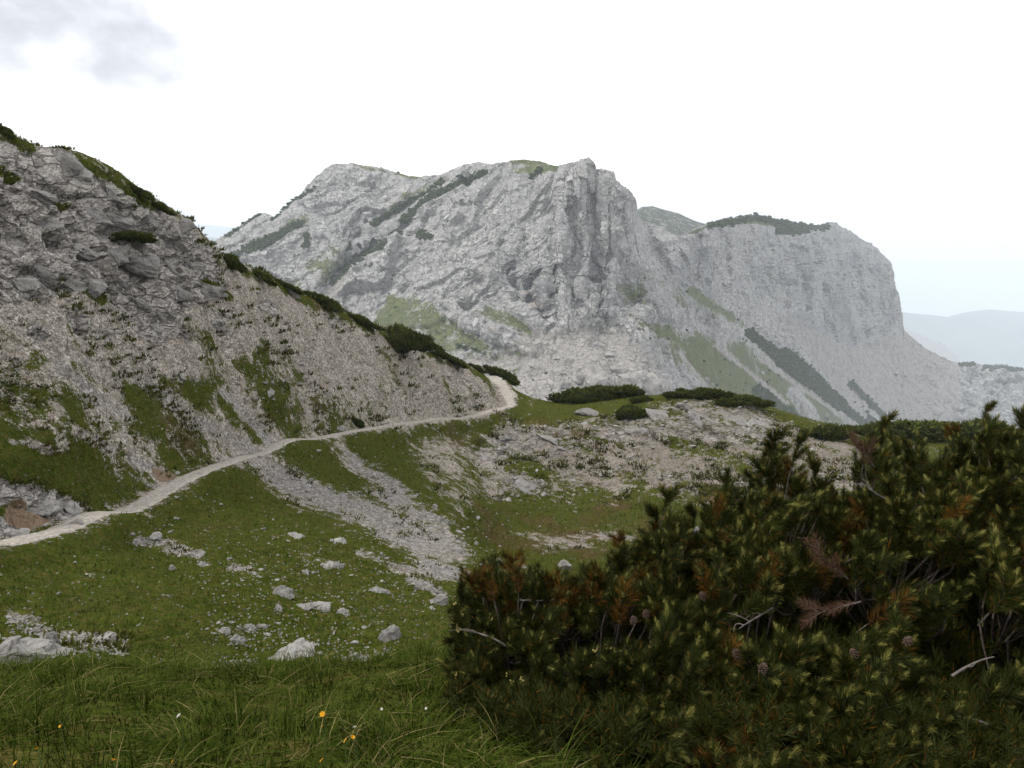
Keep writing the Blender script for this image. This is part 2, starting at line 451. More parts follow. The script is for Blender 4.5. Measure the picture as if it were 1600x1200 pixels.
M_HILL = mat_hillside()
M_ROCK = mat_rock('boulder_rock', 1.0, 0.95)
M_STONE = mat_rock('loose_stone', 2.2, 0.98)
M_MTN = mat_mountain()
M_FAR = mat_simple('far_forest_ridge', (0.05, 0.07, 0.05), (0.12, 0.13, 0.1), 0.002)
M_PLAIN = mat_simple('far_plain', (0.06, 0.085, 0.04), (0.16, 0.16, 0.1), 0.0006)
M_BARK = mat_simple('pine_bark', (0.05, 0.038, 0.03), (0.13, 0.105, 0.09), 60, 0.9, 0.5, 0.004)
M_DEADW = mat_simple('dead_wood', (0.08, 0.07, 0.062), (0.19, 0.165, 0.15), 50, 0.9, 0.4, 0.003)
M_NEEDLE = mat_leaf('pine_needles', (0.015, 0.022, 0.003), (0.042, 0.050, 0.006))
M_NEW = mat_leaf('new_pine_needles', (0.14, 0.14, 0.03), (0.25, 0.225, 0.065))
M_OLD = mat_leaf('rusty_pine_needles', (0.11, 0.046, 0.007), (0.20, 0.09, 0.012))
M_DEADN = mat_leaf('dead_pine_needles', (0.06, 0.032, 0.018), (0.12, 0.064, 0.038))
M_BUD = mat_leaf('pollen_cone_bud', (0.33, 0.25, 0.07), (0.45, 0.38, 0.14))
M_CONE = mat_simple('pine_cone_scale', (0.04, 0.025, 0.018), (0.12, 0.08, 0.06), 80)
M_GRASS = mat_leaf('grass_blade', None, None, 0.55, attr=True)
M_SHRUB = mat_leaf('shrub_needles', None, None, 0.8, attr=True)
#=====SETTING=====
# ------------------------------------------------------------------ the near hillside: a real height field through surveyed points
CTRL = [(p, 1200, 2.05) for p in (-500, -200, 0, 400, 800, 1200, 1600, 1900, 2200)]
CTRL += [(p, 1118, 2.95) for p in (-500, -200, 0, 400, 800, 1200, 1600, 1900, 2200)]
CTRL += [(-500, 1050, 4.2), (0, 1046, 4.2), (300, 1046, 4.4), (550, 1034, 4.6), (700, 1022, 4.8), (1000, 1050, 4.4), (1300, 1055, 4.3), (1600, 1060, 4.2), (2000, 1060, 4.2)]
CTRL += [(p, 1082, 7) for p in (-400, 0, 350, 650)] + [(p, 1066, 9.6) for p in (0, 350, 600)]
CTRL += [(0, 1022, 12.2), (100, 1010, 13), (300, 1022, 13), (450, 1035, 13), (600, 1030, 14), (700, 985, 17)]
CTRL += [(0, 950, 15.5), (150, 930, 17), (300, 940, 17.5), (450, 940, 19), (600, 930, 22), (690, 910, 26),
         (0, 890, 19), (150, 870, 21.5), (300, 870, 23), (450, 860, 26), (560, 860, 30), (650, 870, 33), (720, 860, 38)]
PATH_PX = [(-220, 905, 16.5), (-90, 880, 19), (0, 853, 21.3), (60, 838, 23), (110, 822, 25.2), (180, 803, 28.3), (235, 780, 30.8), (265, 760, 32.6), (300, 743, 35), (340, 727, 38.5), (380, 712, 42),
           (430, 697, 47), (480, 687, 52), (540, 676, 58), (600, 667, 64), (650, 661, 69), (700, 655, 73.5), (750, 647, 77.5), (785, 639, 80.5), (800, 634, 82.5),
           (793, 621, 84.5), (783, 607, 86), (772, 594, 87.5), (764, 586, 88.5)]
CTRL += PATH_PX[2:20]
CTRL += [(350, 800, 32), (450, 780, 38), (550, 770, 45), (650, 780, 48), (700, 800, 47), (500, 720, 47.5), (600, 710, 57), (700, 700, 66), (680, 830, 43),
         (780, 850, 50), (850, 835, 54), (950, 830, 56), (850, 800, 60), (950, 800, 61), (1050, 800, 61), (1100, 830, 56), (760, 800, 54), (900, 870, 48), (1000, 880, 46), (1200, 850, 52), (1400, 850, 50),
         (780, 770, 62), (800, 720, 69), (900, 760, 66), (900, 700, 72.5), (1000, 750, 66.5), (1000, 690, 73), (1100, 750, 66), (1100, 690, 72), (1200, 740, 66), (1200, 690, 72), (1300, 740, 66), (1320, 705, 71),
         (850, 655, 79), (900, 640, 83), (950, 633, 84), (1000, 634, 82.5), (1050, 626, 82.5), (1100, 622, 82), (1150, 626, 81), (1200, 642, 80), (1250, 660, 78), (1300, 674, 78), (1340, 684, 79), (1450, 700, 80), (1600, 700, 82), (1900, 700, 82)]
RIDGE = [(-400, -80, 34), (-200, 60, 36.5), (0, 203, 39), (60, 232, 40.5), (120, 245, 42), (200, 292, 44.5), (260, 335, 47), (330, 388, 52), (380, 418, 56), (440, 446, 61.5), (490, 470, 65.5), (540, 492, 69.5), (590, 512, 73),
         (640, 538, 76), (720, 566, 82), (770, 588, 87), (830, 622, 91), (865, 630, 91), (900, 626, 90), (1000, 618, 90), (1100, 613, 88), (1200, 634, 86), (1260, 655, 85), (1350, 676, 88), (1450, 680, 96), (1600, 676, 100), (1900, 660, 100)]
_rx = np.concatenate([np.arange(-400, 0, 50), np.arange(0, 860, 16), np.arange(860, 1340, 30), np.arange(1350, 1901, 90)])
_rq = np.array(RIDGE, float)
RIDGE = [(x, float(np.interp(x, _rq[:, 0], _rq[:, 1])), float(np.interp(x, _rq[:, 0], _rq[:, 2]))) for x in _rx]
CTRL += RIDGE
CTRL += [(0, 720, 24.8), (0, 600, 28.5), (0, 480, 31.5), (0, 350, 35), (200, 700, 33), (200, 600, 37), (200, 480, 40.3), (200, 390, 42.3), (330, 650, 42.5), (330, 550, 47), (330, 470, 49.8),
         (440, 600, 54), (440, 520, 58), (540, 600, 63), (540, 545, 66.5), (640, 600, 72), (720, 610, 78.5), (100, 660, 29), (100, 500, 34.5), (100, 380, 37.8),
         (-300, 950, 15), (-300, 850, 17), (-300, 700, 20.5), (-300, 500, 25), (-300, 300, 29.5)]
CTRL += [(1000, 1058, 8), (1000, 985, 20), (1000, 925, 35), (1400, 1058, 8), (1400, 985, 20), (1400, 905, 38), (1800, 1058, 8), (1800, 960, 20), (1800, 880, 38)]
C = np.array(CTRL, float)
P3 = unproj(C[:, 0], C[:, 1], C[:, 2])
pts = [(p[0] / p[1], p[1], p[2]) for p in P3]
for a in np.linspace(-1.6, 1.6, 9):
    pts += [(a, 0.9, -1.32)]
for px, py, Y in RIDGE[::2]:                                    # the far side of the ridge falls away
    p = unproj(px, py, Y); a = p[0] / p[1]
    pts += [(a, Y * 1.16, p[2] - 0.10 * Y - 1.0), (a, Y * 1.5, p[2] - 0.36 * Y)]
for a in np.linspace(-1.3, 1.3, 12):
    pts += [(a, 190, -105), (a, 330, -200)]
pts = np.array(pts)
tps = TPS(np.stack([pts[:, 0] * 2.2, np.log(pts[:, 1])], -1), pts[:, 2] / pts[:, 1], 2e-5)
AX = np.concatenate([np.linspace(-1.7, -0.82, 30)[:-1], np.linspace(-0.82, 0.82, 850), np.linspace(0.82, 1.7, 30)[1:]])
NCOL = len(AX)
ca = np.linspace(-1.7, 1.7, 341); cl = np.linspace(math.log(0.9), math.log(330), 380)
S = tps(np.stack(np.meshgrid(ca * 2.2, cl, indexing='ij'), -1))          # slope z/Y on a coarse survey grid
def survey(a, l):
    fa = np.clip((a - ca[0]) / (ca[1] - ca[0]), 0, len(ca) - 1.001); fl = np.clip((l - cl[0]) / (cl[1] - cl[0]), 0, len(cl) - 1.001)
    i, j = fa.astype(int), fl.astype(int); u, v = fa - i, fl - j
    return (S[i, j] * (1 - u) + S[i + 1, j] * u) * (1 - v) + (S[i, j + 1] * (1 - u) + S[i + 1, j + 1] * u) * v
NROW = 465
lf = np.linspace(cl[0], cl[-1], 1400)
G = np.empty((NROW, NCOL, 3))
for c_, a in enumerate(AX):
    s = survey(np.full(lf.shape, a), lf); Yf = np.exp(lf)
    _, py = proj(np.stack([a * Yf, Yf, s * Yf], -1))
    py = np.clip(py, -300, 1400)
    vis = np.minimum.accumulate(py)
    w = np.maximum(0, -np.diff(vis, prepend=vis[0])) + 26 * (lf[1] - lf[0]) + np.where((lf > 0.5) & (lf < 1.7), 0.1, 0)
    cw = np.cumsum(w); l2 = np.interp(np.linspace(cw[0], cw[-1], NROW), cw, lf)
    Yr = np.exp(l2); G[:, c_] = np.stack([a * Yr, Yr, np.interp(l2, lf, s) * Yr], -1)

# the footpath's line in plan
pp = np.array(PATH_PX, float)
pw = unproj(pp[:, 0], pp[:, 1], pp[:, 2])
tt = np.arange(len(pw)); td = np.linspace(0, len(pw) - 1, 300)
pd = np.stack([np.interp(td, tt, pw[:, k]) for k in range(3)], -1)
ker = np.hanning(17); ker /= ker.sum()
pd = np.stack([np.convolve(np.pad(pd[:, k], 8, 'edge'), ker, 'valid') for k in range(3)], -1)
gz = np.exp(0)
lY = np.log(pd[:, 1]); pd[:, 2] = survey(pd[:, 0] / pd[:, 1], lY) * pd[:, 1]
pd[:, 2] = np.convolve(np.pad(pd[:, 2], 8, 'edge'), ker, 'valid')
PATH_W = np.interp(td, [0, 4, 9, 14, 19, 20, 23], [0.58, 0.55, 0.48, 0.43, 0.43, 0.65, 0.8])
def path_dist(X, Y):
    best = np.full(X.shape, 1e9); z = np.zeros(X.shape); w = np.ones(X.shape)
    for k in range(0, len(pd) - 3, 3):
        x0, y0 = pd[k, :2]; dx, dy = pd[k + 3, :2] - pd[k, :2]
        t = np.clip(((X - x0) * dx + (Y - y0) * dy) / (dx * dx + dy * dy + 1e-9), 0, 1)
        d = np.hypot(X - x0 - t * dx, Y - y0 - t * dy); m = d < best
        best = np.where(m, d, best); z = np.where(m, pd[k, 2] + t * (pd[k + 3, 2] - pd[k, 2]), z); w = np.where(m, PATH_W[k], w)
    return best, z, w
PD = np.full((NROW, NCOL), 99.0)
sel = (G[..., 1] > 14) & (G[..., 1] < 96) & (G[..., 0] < 4)
bd, bz, bw = path_dist(G[..., 0][sel], G[..., 1][sel])
PD[sel] = bd - bw
kb = 1 - sstep(0.05, 1.5, bd - bw)
G[..., 2][sel] = G[..., 2][sel] * (1 - kb) + (bz - 0.03) * kb

# zones of the hillside: turf, solid rock, bare earth, withered turf, grey (not brown) rubble
ZW = np.zeros(mgx.shape); ZG = np.full(mgx.shape, 0.86); ZR = np.zeros(mgx.shape); ZE = np.zeros(mgx.shape); ZB = np.zeros(mgx.shape); ZS = np.zeros(mgx.shape)
put(ZG, poly([(-100, 150), (60, 225), (200, 290), (330, 375), (480, 465), (640, 530), (770, 580), (800, 640), (640, 662), (530, 672), (500, 640), (420, 600), (330, 590), (220, 600), (100, 615), (-100, 600)], 22), 0.20)
put(ZG, poly([(-100, 560), (120, 590), (260, 640), (400, 705), (240, 770), (120, 700), (-100, 650)], 30), 0.55)
put(ZG, poly([(600, 560), (700, 570), (780, 620), (760, 645), (640, 655), (560, 655), (560, 600)], 20), 0.33)
for st in ([(110, 575), (190, 635)], [(240, 595), (350, 680)], [(330, 555), (430, 680)], [(60, 560), (110, 590)], [(470, 590), (420, 545)], [(300, 520), (360, 570)]):
    put(ZG, stroke(st, 13, 13), 0.5)
put(ZG, stroke([(400, 575), (470, 640), (525, 655)], 34, 24), 0.56)
put(ZG, stroke([(330, 640), (400, 690)], 24, 20), 0.6)
for st, w in (([(215, 585), (285, 645), (395, 708)], 12), ([(345, 610), (420, 690)], 7), ([(90, 570), (200, 655)], 9), ([(120, 675), (180, 705)], 7), ([(20, 690), (80, 705)], 6), ([(200, 720), (270, 745)], 6)):
    put(ZG, stroke(st, w, w), 0.15); put(ZS, stroke(st, w, w), 0.5)
OUTC = poly([(-100, 120), (0, 215), (60, 226), (110, 238), (200, 292), (262, 335), (335, 388), (355, 462), (300, 478), (262, 515), (215, 512), (180, 470), (110, 452), (60, 470), (-100, 480)], 24)
put(ZR, OUTC, 1.0); put(ZG, OUTC, 0.12)
for x_, y_, w_ in ((235, 512, 20), (335, 505, 11), (415, 478, 12), (118, 498, 14), (50, 515, 14), (285, 520, 12), (165, 520, 10), (440, 600, 7), (20, 560, 9), (520, 500, 9)): put(ZR, stroke([(x_, y_), (x_ + w_, y_ + w_ * 0.7)], w_ * 0.8, w_ * 0.7), 0.85)
for st, w in (([(0, 205), (50, 232)], 7), ([(130, 255), (250, 325)], 6), ([(205, 365)], 0), ([(0, 255), (40, 268)], 8), ([(330, 440), (360, 465)], 8), ([(120, 445), (160, 470)], 7), ([(90, 310), (115, 320)], 6)):
    if w: put(ZG, stroke(st, w, 5), 0.8)
put(ZG, stroke([(345, 408), (440, 450), (540, 495), (660, 545), (750, 585), (830, 622)], 7, 5), 0.7)
o2 = poly([(-60, 742), (60, 752), (135, 790), (120, 815), (70, 803), (-60, 775)], 6); put(ZR, o2, 1.0); put(ZG, o2, 0.1)
o3 = poly([(-40, 805), (20, 812), (30, 838), (-40, 838)], 5); put(ZR, o3, 1.0); put(ZG, o3, 0.1)
e1 = poly([(10, 785), (55, 780), (80, 815), (45, 832), (5, 815)], 7); put(ZE, e1, 1.0); put(ZG, e1, 0.15)
e2 = poly([(230, 730), (275, 735), (280, 750), (250, 755)], 6); put(ZE, e2, 0.8); put(ZG, e2, 0.3)
for pl in ([(395, 725), (430, 722), (470, 742), (520, 762), (600, 792), (680, 828), (725, 850), (735, 872), (660, 872), (620, 852), (560, 822), (480, 790), (420, 757)],
           [(530, 698), (560, 715), (622, 752), (655, 790), (705, 815), (690, 830), (640, 805), (575, 772), (600, 765), (545, 722)]):
    m = poly(pl, 20); put(ZG, m, 0.10); put(ZS, poly(pl, 14), 0.75)
put(ZG, poly([(640, 690), (740, 670), (760, 760), (720, 810), (660, 770)], 25), 0.5)
KN = poly([(735, 700), (790, 660), (850, 660), (900, 655), (960, 640), (1060, 627), (1130, 622), (1200, 642), (1350, 690), (1360, 770), (1100, 790), (1000, 765), (870, 775), (765, 780), (748, 740)], 14)
put(ZG, KN, 0.36); put(ZR, KN, 0.4)
put(ZR, poly([(900, 690), (960, 650), (1060, 630), (1130, 624), (1200, 645), (1230, 690), (1100, 690)], 12), 0.9)
put(ZR, poly([(790, 745), (850, 740), (860, 775), (780, 780)], 6), 1.0)
put(ZR, poly([(740, 690), (880, 660), (900, 700), (760, 720)], 12), 0.8)
put(ZG, stroke([(800, 642), (860, 645), (930, 640), (1000, 628)], 9, 6), 0.85)
for st, w in (([(800, 722), (850, 735)], 12), ([(1060, 700), (1120, 712)], 16), ([(930, 660), (960, 655)], 7), ([(1130, 710), (1160, 725)], 14), ([(960, 735), (1000, 750)], 14), ([(880, 780), (960, 775)], 14)):
    put(ZG, stroke(st, w, 9), 0.62)
put(ZG, poly([(1200, 630), (1340, 670), (1700, 660), (1700, 720), (1400, 720), (1250, 668)], 10), 0.7)
put(ZB, poly([(-100, 560), (250, 580), (420, 690), (540, 660), (540, 600), (400, 540), (0, 540)], 30), 0.3)
put(ZB, poly([(745, 785), (1100, 785), (1100, 880), (790, 880), (750, 830)], 48), 0.42)
put(ZG, poly([(800, 835), (960, 828), (1000, 850), (860, 860)], 12), 0.42); put(ZE, poly([(800, 835), (960, 828), (1000, 850), (860, 860)], 16), 0.4); put(ZW, poly([(740, 780), (1100, 780), (1100, 880), (760, 880)], 20), 0.7)
for st, w in (([(215, 845), (250, 850), (310, 862)], 8), ([(640, 905), (690, 930)], 8), ([(345, 1040), (400, 1040)], 9), ([(20, 960), (90, 1000), (190, 1010)], 14), ([(560, 865), (640, 890)], 5), ([(660, 885), (720, 900)], 14), ([(360, 880), (400, 892)], 5), ([(470, 870), (530, 885)], 4), ([(940, 838), (1000, 845)], 5)):
    put(ZG, stroke(st, w, 6), 0.28); put(ZS, stroke(st, w, 6), 0.6)
put(ZW, OUTC, 0.2); put(ZW, KN, 0.95)
put(ZW, poly([(640, 680), (760, 660), (800, 700), (760, 800), (660, 780)], 20), 0.5)
PXg, PYg = proj(G)
zg = sample(ZG, PXg, PYg); zr = sample(ZR, PXg, PYg); ze = sample(ZE, PXg, PYg); zb = sample(ZB, PXg, PYg); zs = sample(ZS, PXg, PYg)
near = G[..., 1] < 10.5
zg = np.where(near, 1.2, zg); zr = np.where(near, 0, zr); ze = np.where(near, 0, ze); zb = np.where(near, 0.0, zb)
shade_litter = near & (G[..., 0] > 0.05 + 0.05 * G[..., 1]) & (G[..., 1] < 5.5)  # litter under the pines, coloured dark for the shade there
zg = np.where(shade_litter, -0.6, zg); ze = np.where(shade_litter, 1.0, ze)
back = np.minimum.accumulate(PYg, axis=0) < PYg - 3                       # what the ridge hides
zg = np.where(back & ~near, np.maximum(zg, 0.55), zg)
# withered streaks down the fall line
fallP = np.stack([(G[..., 0] * 0.80 - G[..., 1] * 0.60) * 0.10, (G[..., 0] * 0.60 + G[..., 1] * 0.80) * 0.55, G[..., 2] * 0.2], -1)
stk = fbm(fallP, 4, 5)
mid = (zg > 0.12) & (zg < 0.8)
zg = zg + np.where(mid, stk * 0.6 + fbm(G * 0.5, 3, 6) * 0.35, stk * 0.25) * (~near)
zb = zb + np.clip(fbm(G * 0.16, 4, 9, 0.65) * 1.7 + 0.05, -0.2, 0.6)
# path verge is worn
verge = np.exp(-np.clip(PD, 0, 9) / 0.35)
zg = zg - verge * 0.35
N0 = grid_normals(G); N0 *= np.sign(N0[..., 2:3] + 1e-9)
disp = np.zeros((NROW, NCOL))
farm = ~near & (G[..., 1] < 130)
Q = G[farm]; sr = np.clip(zr[farm], 0, 1); sg = np.clip(zg[farm], 0, 1)
d_soft = fbm(Q * 0.33, 4, 21) * 0.42 + fbm(Q * 1.1, 4, 27, 0.6) * 0.26
strat = Q @ np.array([[0.50, 0.20, 0.75], [0.15, 0.80, 0.25], [-0.30, 0.05, 1.30]])       # beds dip down to the right
warp = np.stack([fbm(Q * 0.5 + 9, 2, 31), fbm(Q * 0.5 + 40, 2, 32), fbm(Q * 0.5 + 70, 2, 33)], -1) * 0.5
d_rock = facets(strat * 0.30 + warp, 41, 0.9) * 0.95 + facets(strat * 0.75 + warp, 43, 0.9) * 0.48 + facets(strat * 1.9 + warp, 45, 0.8) * 0.22 + facets(strat * 4.2 + warp, 46, 0.8) * 0.08 + fbm(Q * 0.2, 3, 47) * 0.7 - 0.3
d_scree = facets(Q * 2.6, 51, 0.7) * 0.11 + fbm(Q * 0.8, 3, 53) * 0.16
knoll = np.where(Q[:, 0] > -3, 0.55, 1.0)
disp[farm] = d_soft * (0.4 + 0.6 * sg) * (1 - sr) + d_rock * sr * knoll + d_scree * np.clip(1 - sg * 1.2, 0, 1) * (1 - 0.6 * sr)
disp[near] = fbm(G[near] * 1.3, 3, 61) * 0.05
rt = np.where((G[..., 1] > 11) & (G[..., 1] < 130), PYg, 9999).min(0)
disp *= np.where(near, 1, np.clip((PYg - rt[None]) / 70, 0.12, 1))
disp *= sstep(-0.1, 1.2, PD) * np.clip((G[..., 1] - 1.5) / 3, 0.1, 1) * 1.0
G = G + N0 * disp[..., None]
PXg, PYg = proj(G)
visg = PYg <= np.minimum.accumulate(PYg, axis=0) + 0.5
zone = np.stack([zg, zr, ze, np.ones_like(zg)], -1).reshape(-1, 4)
zw = np.where(near, np.where(shade_litter, 1.3, 0), sample(ZW, PXg, PYg))
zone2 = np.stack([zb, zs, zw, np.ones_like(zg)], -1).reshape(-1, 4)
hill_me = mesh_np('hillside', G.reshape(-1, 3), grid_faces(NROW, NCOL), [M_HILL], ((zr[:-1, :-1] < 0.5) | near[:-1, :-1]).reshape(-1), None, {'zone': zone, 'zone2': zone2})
hillside = link('hillside', hill_me, kind='structure', label='grass and scree hillside sloping into a rocky hollow')
Gf = G.reshape(-1, 3); vf = visg.reshape(-1); PXf = PXg.reshape(-1); PYf = PYg.reshape(-1)
_vi = np.where(vf)[0]
def ground_at(px, py):
    """the point of the hillside that the photograph shows there"""
    d = (PXf[_vi] - px) ** 2 + (PYf[_vi] - py) ** 2
    return Gf[_vi[np.argmin(d)]].copy()
def hill_z(X, Y):
    a = X / Y
    c = np.clip(np.searchsorted(AX, a) , 1, NCOL - 1)
    c = np.where(np.abs(AX[c - 1] - a) < np.abs(AX[c] - a), c - 1, c)
    out = np.empty(len(X))
    for k in range(len(X)): out[k] = np.interp(Y[k], G[:, c[k], 1], G[:, c[k], 2])
    return out

# footpath ribbon
M_PATH = mat_simple('trodden_gravel', (0.24, 0.218, 0.19), (0.45, 0.415, 0.365), 7, 0.95, 0.7, 0.06)
tn = np.gradient(pd[:, :2], axis=0); tn /= np.linalg.norm(tn, axis=1, keepdims=True)
nrm = np.stack([-tn[:, 1], tn[:, 0]], -1)
td2 = np.arange(300)
cross = np.linspace(-1, 1, 13)
R = np.empty((300, 13, 3))
edge_l = vnoise(np.stack([td2 * 0.31, td2 * 0, td2 * 0], -1), 3) * 0.5; edge_r = vnoise(np.stack([td2 * 0.27, td2 * 0 + 5, td2 * 0], -1), 4) * 0.5
for k, c_ in enumerate(cross):
    w = PATH_W * (1 + 0.25 * vnoise(np.stack([td2 * 0.09, td2 * 0 + 9, td2 * 0], -1), 6)) * (c_ + np.where(c_ > 0, edge_l, edge_r) * abs(c_))
    R[:, k, :2] = pd[:, :2] + nrm * w[:, None]
    R[:, k, 2] = pd[:, 2] + 0.045 - 0.09 * abs(c_) ** 4
R[..., 2] += fbm(R * 2.2, 3, 71) * 0.035 + facets(R * 4.0, 72, 0.6) * 0.03
path_me = mesh_np('footpath', R.reshape(-1, 3), grid_faces(300, 13), [M_PATH], True)
footpath = link('footpath', path_me, kind='structure', label='pale gravel footpath crossing the slope to the saddle')

# ------------------------------------------------------------------ the mountain beyond
TOP = [(300, 402), (325, 386), (335, 378), (350, 366), (365, 355), (385, 344), (402, 334), (414, 333), (424, 337), (430, 341), (445, 325), (470, 302), (478, 288), (490, 275), (505, 261), (520, 254), (545, 252), (560, 257), (582, 259),
       (612, 266), (640, 275), (672, 274), (690, 272), (705, 264), (722, 257), (745, 252), (770, 256), (785, 253), (800, 250), (820, 249), (842, 251), (866, 259), (888, 255), (905, 250), (919, 247), (926, 255), (929, 266), (944, 265), (958, 270), (963, 283), (970, 290), (984, 297),
       (990, 306), (995, 320), (997, 336), (1003, 343), (1030, 356), (1060, 371), (1075, 362), (1095, 352), (1110, 349), (1130, 341), (1155, 337), (1180, 335), (1200, 338), (1222, 344), (1260, 350), (1282, 353), (1292, 347), (1304, 347), (1312, 354),
       (1330, 362), (1345, 374), (1360, 380), (1372, 390), (1384, 402), (1392, 410), (1396, 425), (1398, 446), (1404, 458), (1408, 478), (1411, 495), (1412, 515), (1425, 528), (1445, 544), (1480, 562), (1500, 568), (1520, 566), (1545, 572), (1560, 569), (1600, 577), (1720, 590)]
COLS = [(300, 460, 900, [(402, .8)]), (340, 470, 880, [(374, .8)]), (400, 500, 840, [(334, .8)]), (470, 540, 800, [(440, .7), (302, 1.0)]), (540, 580, 760, [(470, .6), (330, 1.0), (252, 1.1)]), (620, 600, 720, [(480, .6), (350, .9), (268, .9)]),
        (700, 620, 670, [(500, .6), (400, 1.2), (330, .9), (266, .8)]), (780, 640, 640, [(545, .6), (515, 1.8), (480, .7), (380, 2.2), (300, 1.2), (254, .8)]), (850, 650, 615, [(525, .65), (440, 3), (360, 3), (300, 2), (252, 1)]),
        (905, 660, 600, [(512, .65), (400, 6), (250, 7)]), (950, 660, 600, [(505, .65), (400, 5), (268, 6)]), (985, 660, 605, [(480, .7), (400, 3), (298, 6)]), (1006, 660, 615, [(490, .75), (430, .62), (345, .62)]),
        (1060, 660, 680, [(510, .62), (480, 1.5), (430, .62), (371, .9)]), (1120, 665, 800, [(530, .62), (490, 2), (460, .6), (352, 2.0)]), (1180, 670, 960, [(540, .6), (500, 2), (480, .6), (350, 2.4), (336, .5)]),
        (1250, 675, 1150, [(575, .6), (500, .9), (365, 2.4), (350, .4)]), (1330, 680, 1400, [(545, .62), (364, 2.6)]), (1392, 690, 1550, [(565, .62), (500, 1.4), (412, 3)]), (1416, 690, 1600, [(520, .62)]), (1450, 690, 1650, [(547, .6)]),
        (1500, 690, 1700, [(568, .55)]), (1560, 690, 1750, [(570, .5)]), (1640, 690, 1800, [(580, .5)]), (1720, 690, 1850, [(590, .5)])]
def s_of(py): return -np.tan(PITCH + np.arctan((py - 600) / F))
mc = []
for px, py0, Y0, seg in COLS:
    mc.append((px, py0, Y0)); y, Y = py0, float(Y0)
    for py1, m in seg:
        for k in (0.5, 1.0):
            yy = y + (py1 - y) * k
            Yk = Y * (m - s_of(y)) / (m - s_of(yy)); mc.append((px, yy, Yk))
        y, Y = py1, Yk
mc = np.array(mc)
mt = TPS(np.stack([mc[:, 0] / 200, mc[:, 1] / 200], -1), np.log(mc[:, 2]), 1e-4)
tp = np.array(TOP, float)
MC = np.unique(np.concatenate([np.arange(300, 1721, 1.65), np.arange(905, 1010, 0.9), np.arange(1388, 1416, 0.9)]))
MR = 245
tops = np.interp(MC, tp[:, 0], tp[:, 1])
v = np.linspace(0, 1, MR)
PYm = 705 + (tops[None, :] - 705) * v[:, None]; PXm = np.broadcast_to(MC, PYm.shape)
sub = np.s_[::6, ::6]
lnY = mt(np.stack([PXm / 200, PYm / 200], -1))
Ym = np.exp(lnY)
def groove(pts, w, depth):
    global Ym
    q = np.array(pts, float); c0, c1 = np.searchsorted(MC, [q[:, 0].min() - 3 * w, q[:, 0].max() + 3 * w])
    d = seg_dist(PXm[:, c0:c1], PYm[:, c0:c1], pts)
    Ym[:, c0:c1] += depth * np.exp(-(d / w) ** 2)
for pts_, w, dep in (([(928, 262), (932, 340), (936, 430)], 8, 9), ([(872, 300), (866, 400), (872, 500)], 9, 9), ([(895, 330), (902, 380), (892, 430), (900, 470)], 16, 14), ([(800, 425), (815, 440)], 10, 16), ([(843, 430), (826, 445)], 6, 10),
                     ([(835, 470), (850, 490)], 14, 12), ([(880, 440), (872, 515)], 14, -7), ([(560, 370), (520, 440), (500, 470)], 10, 14), ([(690, 280), (600, 350), (560, 400)], 9, 10), ([(650, 345), (560, 395), (505, 445)], 8, 12),
                     ([(760, 275), (640, 335)], 8, 10), ([(970, 310), (978, 400)], 5, 5), ([(950, 290), (952, 420)], 5, 4), ([(1090, 370), (1080, 440)], 8, 16), ([(1200, 375), (1190, 460)], 9, 18), ([(1150, 360), (1140, 450)], 6, -12), ([(1270, 380), (1290, 480)], 8, 16),
                     ([(1325, 380), (1345, 470), (1350, 545)], 10, 22), ([(1310, 480), (1330, 540)], 12, 18), ([(1230, 420), (1240, 500)], 9, -16), ([(700, 490), (760, 515), (830, 550)], 9, -12), ([(1020, 480), (1060, 495)], 16, -14), ([(1120, 500), (1160, 525)], 10, -10),
                     ([(1250, 625), (1262, 640)], 9, -18), ([(925, 580), (940, 590)], 14, -10), ([(960, 590), (1040, 600)], 14, -10)):
    groove(pts_, w, dep)
MG3 = unproj(PXm, PYm, Ym)

# vegetation and scree of the mountain
YG = np.zeros(mgx.shape); YD = np.zeros(mgx.shape); YS = np.zeros(mgx.shape); YB = np.zeros(mgx.shape)
put(YS, poly([(830, 515), (960, 515), (1020, 560), (1060, 640), (760, 640), (700, 570), (780, 560)], 14), 0.95)
put(YS, poly([(1200, 480), (1330, 545), (1412, 515), (1500, 570), (1500, 660), (1380, 660), (1280, 580)], 14), 0.9)
put(YS, stroke([(540, 430), (500, 480)], 10, 6), 0.9)
put(YG, poly([(575, 505), (605, 458), (640, 462), (660, 500), (620, 525)], 9), 0.8)
put(YG, poly([(620, 455), (700, 468), (800, 518), (850, 555), (830, 600), (740, 580), (650, 525)], 22), 0.5)
put(YG, poly([(640, 470), (720, 495), (760, 530), (760, 565), (690, 545), (640, 510)], 18), 0.66)
put(YG, poly([(760, 475), (840, 510), (830, 530), (760, 500)], 10), 0.58)
put(YG, poly([(980, 500), (1050, 510), (1160, 535), (1250, 590), (1345, 668), (1200, 668), (1100, 600), (1020, 545)], 18), 0.78)
put(YG, poly([(960, 420), (1010, 430), (1040, 480), (1000, 490), (950, 480)], 20), 0.42)
put(YG, poly([(1010, 420), (1080, 450), (1160, 520), (1060, 480)], 14), 0.42)
put(YG, stroke([(695, 483), (760, 515), (835, 550)], 7, 6), 0.1)
put(YG, stroke([(1080, 455), (1150, 500), (1200, 540)], 7, 5), 0.7)
put(YG, stroke([(800, 250), (840, 252), (866, 262), (800, 266)], 7, 5), 0.75)
put(YG, stroke([(545, 256), (610, 270), (660, 278)], 3, 3), 0.6)
put(YG, stroke([(480, 345), (400, 380)], 9, 6), 0.45)
put(YG, stroke([(720, 270), (650, 300), (590, 340)], 8, 6), 0.42)
put(YG, poly([(500, 380), (540, 365), (545, 420), (490, 465), (440, 450)], 16), 0.45)
